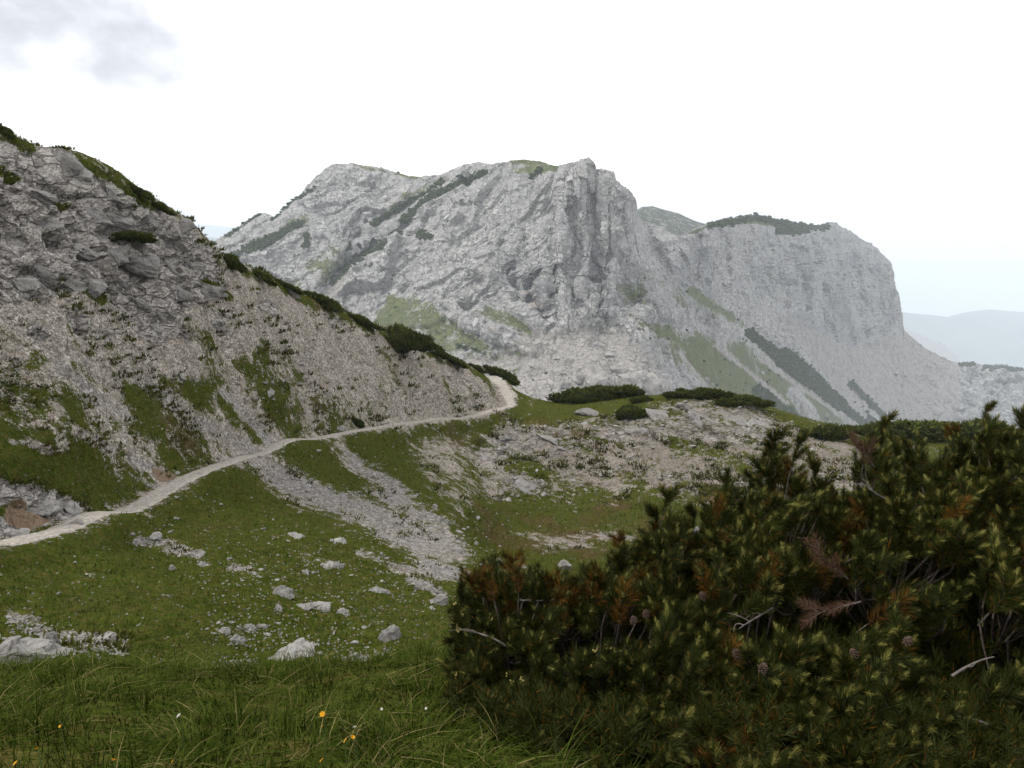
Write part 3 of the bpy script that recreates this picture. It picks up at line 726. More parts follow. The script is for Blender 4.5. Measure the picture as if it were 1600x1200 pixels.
put(YG, poly([(1060, 372), (1110, 348), (1180, 334), (1300, 352), (1300, 356), (1220, 366), (1205, 352), (1130, 350)], 4), 0.9)
for st, w in (([(758, 270), (720, 288), (690, 303)], 7), ([(690, 300), (655, 322), (632, 344)], 7), ([(692, 282), (640, 315), (582, 350)], 4), ([(625, 366), (598, 385), (556, 400)], 6), ([(600, 380), (560, 402), (512, 436)], 4), ([(655, 366), (668, 368)], 7), ([(644, 356)], 0),
              ([(470, 352), (425, 372), (380, 392)], 7), ([(400, 388), (365, 402)], 5), ([(492, 292), (450, 320), (425, 344)], 3), ([(478, 385), (482, 370)], 5), ([(540, 390), (545, 382)], 4), ([(845, 265), (830, 276)], 4), ([(405, 335), (350, 372)], 2),
              ([(520, 445), (545, 420)], 4), ([(585, 348), (605, 335)], 5), ([(1170, 520), (1215, 555), (1260, 590)], 9), ([(1225, 560), (1290, 615), (1350, 662)], 17), ([(1190, 600), (1240, 650)], 8), ([(1180, 610), (1210, 640)], 7),
              ([(1330, 600), (1380, 650)], 6), ([(1110, 352), (1180, 340), (1230, 350), (1290, 355)], 6), ([(1215, 362), (1260, 360)], 6), ([(1500, 568), (1520, 568)], 4), ([(1540, 574), (1600, 580)], 3), ([(720, 545), (760, 560)], 3)):
    if w: put(YD, stroke(st, w, 4), 0.78)
for st in ([(1190, 560), (1270, 620), (1335, 664)], [(1120, 540), (1230, 630)], [(1060, 550), (1120, 620)], [(1300, 600), (1350, 650)]):
    put(YS, stroke(st, 4, 3), 0.95); put(YD, stroke(st, 4, 3), 0.0); put(YG, stroke(st, 3, 3), 0.15)
put(YG, stroke([(1240, 615), (1268, 650)], 10, 5), 0.0); put(YD, stroke([(1240, 615), (1268, 650)], 10, 5), 0.0)
put(YB, stroke([(820, 455), (850, 470), (835, 480)], 14, 12), 0.8); put(YB, poly([(880, 520), (980, 520), (1000, 560), (900, 560)], 20), 0.55)
YT = np.zeros(mgx.shape)                                          # shade of recesses and overhangs, painted dark into the wall colour
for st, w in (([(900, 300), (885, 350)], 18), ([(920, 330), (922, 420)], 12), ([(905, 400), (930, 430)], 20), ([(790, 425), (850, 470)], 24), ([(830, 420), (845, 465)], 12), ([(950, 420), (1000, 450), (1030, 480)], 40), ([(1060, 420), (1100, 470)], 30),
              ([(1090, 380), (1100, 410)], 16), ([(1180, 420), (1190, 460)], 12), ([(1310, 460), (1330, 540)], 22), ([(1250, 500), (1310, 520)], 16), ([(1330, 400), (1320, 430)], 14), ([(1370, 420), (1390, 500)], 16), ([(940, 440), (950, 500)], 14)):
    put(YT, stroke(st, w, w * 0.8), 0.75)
yg = sample(YG, PXm, PYm); yd = sample(YD, PXm, PYm); ys = sample(YS, PXm, PYm); yb = sample(YB, PXm, PYm)
strk = fbm(np.stack([(MG3[..., 0] * 0.8 - MG3[..., 2] * 0.6) * 0.012, (MG3[..., 0] * 0.6 + MG3[..., 2] * 0.8) * 0.06, MG3[..., 1] * 0.01], -1), 4, 15)
yg = yg + np.where(yg > 0.12, strk * 0.55, strk * 0.15)
NM = grid_normals(MG3); NM *= -np.sign(NM[..., 1:2] + 1e-9)
MF = MG3.reshape(-1, 3)
soft = np.clip(np.maximum(ys, np.maximum(yg, yd)), 0, 1).reshape(-1)
wr = np.stack([fbm(MF * 0.02 + 5, 3, 81), fbm(MF * 0.02 + 50, 3, 82), fbm(MF * 0.02 + 90, 3, 83)], -1) * 0.7
slab = MF @ np.array([[0.38, 0.15, -0.75], [0.15, 0.7, 0.15], [0.25, 0.10, 1.15]])
wall = MF @ np.array([[1.25, 0.2, 0.05], [0.2, 0.9, 0.1], [0.05, 0.1, 0.38]])
kw = np.clip(sstep(850, 880, PXm) - 0.0, 0, 1).reshape(-1)
kr = sstep(1010, 1070, PXm).reshape(-1)
block = MF @ np.array([[0.85, 0.15, -0.25], [0.2, 0.8, 0.2], [0.15, 0.2, 0.7]])
def rocky(f, seed): return (facets(slab * f + wr, seed, 0.9) * (1 - kw) + facets(wall * f + wr, seed + 200, 0.9) * kw) * (1 - kr) + facets(block * f * 0.8 + wr * 1.6, seed + 400, 0.9) * kr * 1.5
butt = 1 - 0.55 * ((PXm > 880) & (PXm < 1000) & (PYm < 430)).reshape(-1) - 0.35 * (PXm > 1060).reshape(-1)
dm = (rocky(0.0085, 84) * 12.0 + rocky(0.020, 85) * 6.5) * butt + rocky(0.05, 86) * 3.6 + rocky(0.12, 87) * 1.7 + rocky(0.28, 94) * 0.7 + fbm(MF * 0.012, 4, 88, 0.5, True) * 6
ds = fbm(MF * 0.05, 4, 89) * 2.2 + facets(MF * 0.2, 90, 0.6) * 0.7
dm = (dm * (1 - 0.9 * soft) + ds * soft).reshape(PYm.shape)
vd = MG3 / np.linalg.norm(MG3, axis=-1, keepdims=True)
dm = dm * np.interp(v, [0.9, 1.0], [1.0, 0.35])[:, None] * np.clip(np.abs((vd * NM).sum(-1)) * 2.4 - 0.15, 0.05, 1)
MG3 = MG3 + NM * dm[..., None] * (0.75 + 0.25 * (MG3[..., 1:2] / 700))
# jagged skyline and the far side
MG3[-1, :, 2] += vnoise(np.stack([MC * 0.22, MC * 0, MC * 0], -1), 91) * 1.6 * np.interp(MC, [900, 930, 1000, 1330, 1420, 1500], [0.5, 2, 2, 2.5, 2.5, 0.5])
back_rows = []
dirs = MG3[-1, :, :2] / np.linalg.norm(MG3[-1, :, :2], axis=1, keepdims=True)
for dd, dz in ((6, -0.6), (16, -3), (40, -12), (90, -40), (180, -110), (330, -260)):
    b = MG3[-1].copy(); b[:, :2] += dirs * dd; b[:, 2] += dz; back_rows.append(b)
zoneM = np.concatenate([np.stack([yg, yd, ys, yg * 0 + 1], -1)] + [np.stack([yg, yd, ys, yg * 0 + 1], -1)[-1:]] * 6, 0)
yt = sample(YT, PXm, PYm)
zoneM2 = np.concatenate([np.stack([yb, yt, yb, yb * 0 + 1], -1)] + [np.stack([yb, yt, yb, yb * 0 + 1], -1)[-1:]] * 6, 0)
MA = np.concatenate([MG3, np.array(back_rows)], 0)
fsm = np.zeros((MA.shape[0] - 1, MA.shape[1] - 1), bool); fsm[:PYm.shape[0] - 1] = (soft.reshape(PYm.shape) > 0.45)[:-1, :-1]
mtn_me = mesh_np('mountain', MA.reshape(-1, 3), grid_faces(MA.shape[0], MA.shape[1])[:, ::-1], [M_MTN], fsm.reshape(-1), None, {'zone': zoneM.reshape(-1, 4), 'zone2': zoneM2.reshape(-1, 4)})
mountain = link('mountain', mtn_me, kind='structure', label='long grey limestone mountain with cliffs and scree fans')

def ridge_range(name, top, Y, depth, base, mat, amp, label, seed, zone=None, nc=260):
    t_ = np.array(top, float); xs = np.linspace(t_[0, 0], t_[-1, 0], nc); ys_ = np.interp(xs, t_[:, 0], t_[:, 1])
    crest = unproj(xs, ys_, np.full(nc, Y)); rows = []
    fr = np.concatenate([np.linspace(0, 1, 26), 1 + np.linspace(0.05, 1, 10)])
    for f in fr:
        r = crest.copy(); k = abs(1 - f)
        r[:, 1] += (f - 1) * depth; r[:, 0] *= (Y + (f - 1) * depth) / Y
        r[:, 2] = base + (crest[:, 2] - base) * (1 - k ** 1.25); rows.append(r)
    A = np.array(rows)
    A[..., 2] += fbm(A * amp[0], 4, seed, 0.5, True) * amp[1] * np.abs(1 - fr)[:, None] ** 0.5 + fbm(A * amp[0] * 3, 3, seed) * amp[1] * 0.12
    at = None
    if zone: at = {'zone': np.tile(np.array([*zone, 1.0]), (A.shape[0] * A.shape[1], 1)), 'zone2': np.tile(np.array([0, 0, 0, 1.0]), (A.shape[0] * A.shape[1], 1))}
    return link(name, mesh_np(name, A.reshape(-1, 3), grid_faces(A.shape[0], A.shape[1]), [mat], True, None, at), kind='structure', label=label)
ridge_range('green_hill', [(940, 372), (985, 335), (1003, 323), (1020, 322), (1035, 327), (1060, 333), (1085, 345), (1110, 352), (1160, 375)], 1900, 240, -90, M_MTN, (0.02, 10), 'green hilltop showing in the notch behind the main cliff', 131, (0.55, 0.62, 0.2))
ridge_range('far_spur', [(1340, 470), (1400, 505), (1430, 520), (1470, 536), (1500, 562), (1560, 600), (1640, 640)], 5200, 900, -1500, M_MTN, (0.0025, 100), 'pale rocky spur below the far blue ridge', 132, (0.3, 0.2, 0.3))
ridge_range('far_ridge', [(1250, 505), (1350, 490), (1400, 486), (1440, 491), (1480, 495), (1520, 488), (1550, 486), (1600, 488), (1700, 500), (1900, 480)], 9500, 2800, -2600, M_FAR, (0.0005, 350), 'hazy blue mountain ridge at the right skyline', 133)
ridge_range('distant_hills', [(-200, 352), (100, 349), (200, 352), (280, 347), (330, 352), (370, 356), (420, 350), (600, 358)], 13000, 2500, -1490, M_FAR, (0.0005, 120), 'faint distant hills on the horizon behind the slope', 134)
ridge_range('low_foothills', [(100, 380), (230, 372), (290, 366), (330, 371), (360, 374), (450, 382)], 7000, 1500, -1200, M_FAR, (0.0012, 80), 'low dark foothills in the notch beside the slope', 135)
gx = np.array([[-60000, -2000], [60000, -2000], [60000, 60000], [-60000, 60000]], float)
plain = mesh_np('valley_ground', np.concatenate([gx, np.full((4, 1), -4000.0)], 1), np.array([[0, 1, 2, 3]]), [M_PLAIN])
link('valley_ground', plain, kind='structure', label='low plain far below reaching to the horizon')

# ------------------------------------------------------------------ the hazy air
HAZE = 0.00011
hx, hy0, hy1, hz0, hz1 = 26000, -400, 30000, -1502, 110
hz0 = -4100.0
hv = np.array([(x, y, z) for z in (hz0, hz1) for y in (hy0, hy1) for x in (-hx, hx)], float)
hf = np.array([[0, 2, 3, 1], [4, 5, 7, 6], [0, 1, 5, 4], [2, 6, 7, 3], [0, 4, 6, 2], [1, 3, 7, 5]])
hm = bpy.data.materials.new('hazy_air'); hm.use_nodes = True
hn = hm.node_tree.nodes; hl = hm.node_tree.links; hn.clear()
ho = hn.new('ShaderNodeOutputMaterial'); hp = hn.new('ShaderNodeVolumePrincipled')
hp.inputs['Color'].default_value = (0.84, 0.915, 1.0, 1); hp.inputs['Density'].default_value = HAZE; hp.inputs['Anisotropy'].default_value = 0.1
hl.new(hp.outputs[0], ho.inputs['Volume'])
link('haze', mesh_np('haze', hv, hf, [hm]), kind='stuff', label='thin pale haze filling the air over the valley')
#=====OBJECTS=====
# ------------------------------------------------------------------ mesh makers
def ico(sub):
    t = (1 + 5 ** 0.5) / 2
    V = np.array([(-1, t, 0), (1, t, 0), (-1, -t, 0), (1, -t, 0), (0, -1, t), (0, 1, t), (0, -1, -t), (0, 1, -t), (t, 0, -1), (t, 0, 1), (-t, 0, -1), (-t, 0, 1)], float)
    Fc = [(0, 11, 5), (0, 5, 1), (0, 1, 7), (0, 7, 10), (0, 10, 11), (1, 5, 9), (5, 11, 4), (11, 10, 2), (10, 7, 6), (7, 1, 8), (3, 9, 4), (3, 4, 2), (3, 2, 6), (3, 6, 8), (3, 8, 9), (4, 9, 5), (2, 4, 11), (6, 2, 10), (8, 6, 7), (9, 8, 1)]
    V = [v / np.linalg.norm(v) for v in V]
    for _ in range(sub):
        cache, nf = {}, []
        def mid_(a, b):
            k = (min(a, b), max(a, b))
            if k not in cache:
                m = V[a] + V[b]; V.append(m / np.linalg.norm(m)); cache[k] = len(V) - 1
            return cache[k]
        for a, b, c in Fc:
            ab, bc, ca_ = mid_(a, b), mid_(b, c), mid_(c, a)
            nf += [(a, ab, ca_), (b, bc, ab), (c, ca_, bc), (ab, bc, ca_)]
        Fc = nf
    return np.array(V), np.array(Fc)
ICO = {k: ico(k) for k in (0, 1, 2, 3, 4)}

def rock_shape(sub, seed, dims=(1, 1, 1), cuts=9, rough=0.1, soft=0.75, beds=0.0):
    """a broken block: a ball chiselled by planes, then weathered; sits with its base sunk below z=0"""
    r = np.random.default_rng(seed)
    V = ICO[sub][0].copy()
    for k in range(cuts):
        n = r.normal(size=3); n /= np.linalg.norm(n); h = r.uniform(0.42, 0.82)
        d = V @ n - h; V = V - np.where(d > 0, d * (0.8 + 0.2 * soft), 0)[:, None] * n
    off = r.uniform(0, 50, 3)
    V = V * (1 + fbm(V * 1.6 + off, 4, seed, 0.55)[:, None] * rough * 2 + facets(V * 2.6 + off, seed, 0.9)[:, None] * rough)
    V = V * np.array(dims)
    if beds:
        q = V[:, 2] + V[:, 0] * 0.35
        V[:, :2] *= (1 + beds * np.sign(np.sin(q * 9.0 / max(dims[2], 0.05))) * 0.5)[:, None]
    return V, ICO[sub][1]

def tube(path, rad, n=6):
    path = np.asarray(path, float); m = len(path); rad = np.broadcast_to(rad, (m,))
    T = np.gradient(path, axis=0); T /= np.linalg.norm(T, axis=1, keepdims=True) + 1e-9
    ref = np.where(np.abs(T[:, 2:3]) > 0.9, np.array([[1.0, 0, 0]]), np.array([[0, 0, 1.0]]))
    A = np.cross(T, ref); A /= np.linalg.norm(A, axis=1, keepdims=True) + 1e-9
    B = np.cross(T, A)
    th = np.linspace(0, 2 * math.pi, n, endpoint=False)
    V = path[:, None, :] + rad[:, None, None] * (np.cos(th)[None, :, None] * A[:, None, :] + np.sin(th)[None, :, None] * B[:, None, :])
    i = np.arange(m - 1)[:, None] * n + np.arange(n)[None, :]; j = np.arange(m - 1)[:, None] * n + (np.arange(n)[None, :] + 1) % n
    Q = np.stack([i, j, j + n, i + n], -1).reshape(-1, 4)
    Fc = np.concatenate([Q[:, [0, 1, 2]], Q[:, [0, 2, 3]]], 0)
    return V.reshape(-1, 3), Fc

class Acc:
    def __init__(self): self.V, self.F, self.M, self.T, self.n = [], [], [], [], 0
    def add(self, V, Fc, mat=0, tint=None):
        self.V.append(V); self.F.append(np.asarray(Fc) + self.n); self.n += len(V); self.M.append(np.full(len(Fc), mat))
        if tint is not None: self.T.append(np.broadcast_to(tint, (len(V), 3)))
    def mesh(self, name, mats, smooth=False):
        at = None
        if self.T:
            T = np.concatenate(self.T); at = {'tint': np.concatenate([T, np.ones((len(T), 1))], 1)}
        return mesh_np(name, np.concatenate(self.V), np.concatenate(self.F), mats, smooth, np.concatenate(self.M), at)

def px_m(px, py):
    p = ground_at(px, py); d = p[1] * CP - p[2] * SP
    return p, d / F                                           # metres per photo pixel there

# ------------------------------------------------------------------ boulders: (px, py of the foot, width, height, depth ratio, label)
BOULDERS = [
    (40, 1034, 130, 46, 0.7, 'large tilted layered rock slab at the left edge above the foreground grass', 0.10),
    (76, 1006, 44, 34, 0.8, 'grey block standing on the layered slab at the left edge', 0),
    (156, 1000, 36, 24, 0.8, 'cracked small rock just beside the layered slab at the left edge', 0.05),
    (452, 1030, 92, 36, 0.7, 'largest pale boulder in the grass directly above the foreground tussocks', 0),
    (548, 1032, 42, 24, 0.8, 'broken rock lying against the largest pale boulder', 0),
    (371, 1003, 36, 24, 0.9, 'angular rock in front of the small rock cluster', 0),
    (391, 983, 26, 17, 0.9, 'whitish stone of the small rock cluster', 0),
    (408, 979, 18, 16, 0.9, 'narrow rounded stone at the back of the small rock cluster', 0),
    (349, 989, 18, 13, 0.9, 'small white stone beside the angular rock of the cluster', 0),
    (416, 993, 16, 9, 0.9, 'small flat stone beside the small rock cluster', 0),
    (498, 952, 38, 22, 0.8, 'rounded pair-shaped boulder alone on the mid grass slope', 0),
    (473, 949, 28, 11, 0.8, 'low flat rock touching the rounded boulder on the grass', 0),
    (536, 960, 24, 14, 0.9, 'small rounded rock downhill of the rounded boulder', 0),
    (440, 932, 34, 28, 0.7, 'pointed leaning rock on the green slope', 0.06),
    (436, 950, 14, 18, 0.7, 'thin upright stone below the pointed leaning rock', 0),
    (610, 998, 42, 32, 0.6, 'jagged dark grey rock rising from grass near the pine', 0.08),
    (571, 1032, 26, 34, 0.6, 'upright broken rock at the edge of the foreground grass', 0.05),
    (592, 924, 38, 20, 0.7, 'rough brownish outcrop stone on the lower grass slope', 0.08),
    (664, 920, 44, 18, 0.6, 'long pale ledge of rock upper end left of the pine', 0.05),
    (686, 942, 34, 30, 0.6, 'broken lower end of the pale ledge left of the pine', 0.08),
    (675, 953, 15, 10, 0.8, 'small white stone under the pale ledge', 0),
    (511, 886, 46, 16, 0.7, 'long low rock ledge lying along the grass slope', 0.06),
    (475, 895, 30, 12, 0.7, 'flat rock just below the long low ledge', 0),
    (462, 842, 34, 14, 0.7, 'flat rock on the bright grass beneath the footpath scree', 0),
    (268, 888, 16, 12, 0.9, 'single pale stone on the open green slope', 0),
    (314, 884, 34, 11, 0.7, 'flat pale slab on the green slope beneath the path', 0),
    (236, 836, 34, 11, 0.7, 'flat rock beside the lower edge of the footpath', 0.04),
    (692, 888, 24, 18, 0.8, 'rounded grey boulder at the foot of the scree fan', 0),
    (712, 862, 18, 14, 0.8, 'dark grey stone near the toe of the scree fan', 0),
    (778, 880, 18, 16, 0.9, 'grey stone on the hollow floor above the pine', 0),
    (812, 884, 22, 16, 0.9, 'pale stone on the hollow floor peeping over the pine', 0),
    (880, 890, 32, 24, 0.9, 'squarish grey boulder on the hollow floor behind the pine', 0),
    (1092, 838, 30, 24, 0.8, 'bright white rock glimpsed through the pine branches', 0),
    (532, 668, 26, 18, 0.9, 'reddish grey boulder beside the upper edge of the footpath', 0),
    (420, 612, 18, 12, 0.9, 'lone dark stone in the green patch above the footpath', 0),
    (686, 812, 22, 16, 0.9, 'block among the rubble of the upper scree fan', 0),
    (697, 815, 12, 10, 0.9, 'smaller block beside the block in the upper scree fan', 0),
    (850, 773, 14, 11, 0.9, 'round stone at the foot of the knoll bulge', 0),
    (793, 782, 12, 9, 0.9, 'pale round stone at the near corner of the knoll bulge', 0),
    (20, 838, 50, 24, 0.8, 'smooth grey slab beside the footpath at the left edge', 0),
    (112, 822, 34, 20, 0.8, 'rounded rock on the uphill side of the footpath', 0),
    (58, 797, 66, 24, 0.7, 'broad pale slab above the bare brown soil', 0.05),
    (105, 793, 46, 16, 0.7, 'pale slab leading down to the footpath bend', 0.05),
    (283, 524, 14, 11, 0.9, 'white stone on the bare scree under the outcrop', 0),
    (530, 848, 18, 12, 0.9, 'small block on the grass beside the scree fan', 0),
]
for k, (px, py, w, h, dr, lab, beds) in enumerate(BOULDERS):
    p, m = px_m(px, py)
    r = np.random.default_rng(500 + k)
    sub = 4 if w >= 60 else 3
    V, Fc = rock_shape(sub, (1317 if k == 3 else 300 + k), (w * m * 0.6, w * m * 0.62 * dr, h * m * 0.72), 14 if w > 20 else 9, 0.085, 1.0, beds)
    V = V + (facets(V / (w * m) * 5.0 + k, 31 + k, 0.9) * 0.05 * w * m)[:, None] * np.array([0.6, 0.6, 1.0])
    me = mesh_np('boulder', V, Fc, [M_ROCK], False)
    o = link('boulder', me, loc=(p[0], p[1] + 0.1 * w * m, p[2] - h * m * 0.2), label=lab, cat='boulder')
    o.rotation_euler = (r.uniform(-0.12, 0.12), r.uniform(-0.15, 0.15), r.uniform(-0.5, 0.5))

# blocks of the outcrop, parts of the hillside
M_WROCK = mat_rock('weathered_rock', 1.0, 0.82)
BLK = []
for px, py, w, h in ((82, 252, 62, 44), (118, 268, 50, 34), (160, 300, 46, 30), (40, 300, 60, 30), (130, 330, 70, 36), (180, 345, 60, 34), (225, 352, 46, 30), (60, 350, 66, 34), (20, 375, 52, 32), (110, 385, 60, 30), (160, 400, 56, 36), (215, 405, 60, 38),
                     (252, 425, 50, 38), (296, 412, 50, 40), (318, 452, 56, 34), (272, 455, 44, 30), (50, 420, 60, 38), (15, 440, 54, 40), (95, 440, 46, 30), (140, 445, 40, 30), (205, 470, 40, 34), (225, 502, 44, 34), (248, 490, 30, 24), (185, 440, 44, 26), (262, 380, 40, 30),
                     (280, 350, 40, 22), (5, 330, 46, 30), (345, 462, 18, 10), (450, 455, 34, 14), (515, 478, 26, 14), (535, 482, 24, 12), (665, 545, 22, 12),
                     (930, 650, 60, 16), (1040, 655, 60, 18), (1110, 660, 64, 24), (1150, 665, 50, 24), (820, 768, 70, 28), (905, 735, 24, 12), (1000, 680, 44, 16), (860, 690, 50, 14), (800, 690, 40, 14), (1080, 640, 50, 14), (1190, 668, 44, 16), (760, 720, 26, 12), (950, 700, 40, 12), (1170, 735, 40, 16), (960, 612, 24, 9)):
    p, m = px_m(px, py)
    V, Fc = rock_shape(3, 800 + px + py, (w * m * 0.6, w * m * 0.45, h * m * 0.62), 11, 0.12, 0.8, 0.05)
    o = link('rock', mesh_np('rock', V, Fc, [M_WROCK], False), hillside, (p[0], p[1] + 0.3 * w * m, p[2] - h * m * 0.2))
    o.rotation_euler = (0.1, np.random.default_rng(px).uniform(0.1, 0.4), np.random.default_rng(py).uniform(-0.5, 0.5))

# loose stones: the 300 that show largest are parts of the hillside, the rest one mass
stone_meshes = [mesh_np('stone', *rock_shape(1, 900 + k, (1, 0.8, 0.6), 6, 0.12), [M_STONE], False) for k in range(10)]
area_w = np.zeros((NROW, NCOL)); area_w[:-1, :-1] = np.abs((PXg[:-1, 1:] - PXg[:-1, :-1]) * (PYg[:-1, :-1] - PYg[1:, :-1]))
inview = visg & (PXg > -60) & (PXg < 1660) & (PYg > 150) & (PYg < 1240) & (G[..., 1] > 11) & (G[..., 1] < 100)
SD = np.full(mgx.shape, 0.07)
for pl in ([(395, 725), (430, 722), (520, 762), (600, 792), (680, 828), (735, 872), (660, 872), (560, 822), (480, 790), (420, 757)], [(530, 698), (560, 715), (622, 752), (705, 815), (690, 830), (640, 805), (575, 772), (545, 722)]):
    put(SD, poly(pl, 8), 1.5)
put(SD, poly([(640, 830), (760, 800), (800, 850), (730, 930), (640, 900)], 16), 0.7)
put(SD, KN, 0.7)
put(SD, poly([(0, 470), (330, 480), (480, 500), (760, 590), (790, 640), (540, 670), (300, 600), (0, 610)], 16), 0.5)
put(SD, poly([(250, 830), (560, 820), (720, 880), (680, 960), (560, 1030), (330, 1030), (300, 900)], 30), 0.5)
for st, w in (([(600, 880), (690, 930)], 22), ([(430, 880), (545, 890)], 10), ([(340, 985), (420, 990)], 14), ([(480, 1010), (600, 1030)], 14), ([(350, 885), (420, 900)], 10), ([(590, 915), (640, 925)], 10)): put(SD, stroke(st, w, w * 0.7), 1.3)
put(SD, poly([(-60, 950), (60, 960), (200, 1005), (180, 1040), (-60, 1040)], 12), 0.8)
put(SD, poly([(345, 1030), (400, 1030), (400, 1050), (345, 1050)], 5), 2.0)
put(SD, poly([(760, 790), (1060, 790), (1060, 860), (760, 860)], 16), 0.22)
put(SD, stroke([(200, 840), (320, 870)], 10, 6), 0.8)
sdv = sample(SD, PXg, PYg) * np.clip(1.25 - np.clip(zg, 0, 1), 0.5, 1.2) * (PD > -0.1)
sdv = np.where(PD < 0.4, np.maximum(sdv, 0.4 * (PD > 0)), sdv)
pr = (area_w * inview * sdv).reshape(-1); pr /= pr.sum()
NST = 12500
idx = rng.choice(len(pr), NST, p=pr)
sp = Gf[idx] + rng.normal(0, 0.05, (NST, 3)) * np.array([1, 1, 0.2])
dep = sp[:, 1] * CP - sp[:, 2] * SP
size_px = np.clip(1.3 + rng.exponential(1.35, NST), 1.3, 12)
size = np.clip(size_px * dep / F * 0.5, 0.03, 0.42)
order = np.argsort(-size * F / dep)
for k in order[:300]:
    o = link('stone', stone_meshes[k % 10], hillside, sp[k] + np.array([0, 0, size[k] * 0.2]))
    s_ = size[k] * 1.15; o.scale = (s_ * rng.uniform(0.9, 1.4), s_, s_ * rng.uniform(0.7, 1.1)); o.rotation_euler = (rng.uniform(-0.4, 0.4), rng.uniform(-0.4, 0.4), rng.uniform(0, 6.3))
rest = order[300:]
V0, F0 = ICO[0]
nR = len(rest)
jit = 1 + rng.uniform(-0.32, 0.32, (nR, 12, 1)); sc3 = size[rest][:, None] * rng.uniform(0.6, 1.3, (nR, 3)) * np.array([1, 1, 0.7])
th = rng.uniform(0, 6.28, nR); ct, st_ = np.cos(th)[:, None], np.sin(th)[:, None]
VV = V0[None] * jit * sc3[:, None, :]
VX = VV[..., 0] * ct - VV[..., 1] * st_; VY = VV[..., 0] * st_ + VV[..., 1] * ct
VV = np.stack([VX, VY, VV[..., 2]], -1) + sp[rest][:, None, :]
FF = F0[None] + (np.arange(nR) * 12)[:, None, None]
o = link('loose_stones', mesh_np('loose_stones', VV.reshape(-1, 3), FF.reshape(-1, 3), [M_STONE], False), hillside, kind='stuff')

# big blocks below the cliff and the rock tower on the green slope, parts of the mountain
MPX, MPY = proj(MG3)
def mtn_at(px, py):
    k = np.argmin((MPX - px) ** 2 + (MPY - py) ** 2); p = MG3.reshape(-1, 3)[k]
    return p.copy(), (p[1] * CP - p[2] * SP) / F
M_MBLK = mat_rock('mountain_block_rock', 0.12, 1.15)
for px, py, w, h in ((935, 605, 46, 40), (985, 610, 44, 36), (1015, 606, 36, 34), (1000, 590, 26, 18), (960, 580, 22, 12), (905, 598, 26, 16), (885, 606, 24, 14), (1035, 605, 24, 20), (1256, 650, 24, 34), (1105, 596, 16, 8), (870, 560, 14, 8), (908, 556, 14, 7), (1005, 575, 14, 8), (950, 558, 16, 7), (880, 585, 14, 8), (1190, 585, 10, 6), (715, 493, 26, 12), (800, 548, 30, 14), (770, 520, 26, 12)):
    p, m = mtn_at(px, py)
    V, Fc = rock_shape(3, 1500 + px, (w * m * 0.5, w * m * 0.4, h * m * 0.6), 10, 0.10, 0.9)
    o = link('rock', mesh_np('rock', V, Fc, [M_MBLK], False), mountain, (p[0], p[1] + 0.1 * w * m, p[2] + h * m * 0.25))
    o.rotation_euler = (0, np.random.default_rng(px).uniform(-0.4, 0.4), np.random.default_rng(py).uniform(-0.8, 0.8))

# dwarf pine scrub on the mountain: a far mass of bushes
wM = (np.clip(yd + fbm(MG3 * 0.05, 3, 141) * 0.5 - 0.32, 0, 1) ** 0.8); wM = wM * (1 - np.clip(ys, 0, 1) * 0.6)
wM = wM + 0.02 * np.clip(yg, 0, 1) * (fbm(MG3 * 0.03, 3, 142) > 0.12)
pm = wM.reshape(-1); pm = pm / pm.sum()
NS = 4300
im = rng.choice(len(pm), NS, p=pm)
bp = MG3.reshape(-1, 3)[im] + rng.normal(0, 0.6, (NS, 3))
bs = rng.uniform(0.7, 1.9, NS) * (bp[:, 1] / 750)
VV = V0[None] * (1 + rng.uniform(-0.35, 0.35, (NS, 12, 1))) * bs[:, None, None] * np.array([1.25, 1.0, 0.75]) + bp[:, None, :] + np.array([0, 0, 0.3])
M_SCRUB = mat_simple('mountain_scrub', (0.022, 0.034, 0.013), (0.045, 0.06, 0.024), 0.35)
link('mountain_scrub', mesh_np('mountain_scrub', VV.reshape(-1, 3), (F0[None] + (np.arange(NS) * 12)[:, None, None]).reshape(-1, 3), [M_SCRUB], False), kind='stuff', label='dark dwarf pine scrub growing along the mountain ledges')

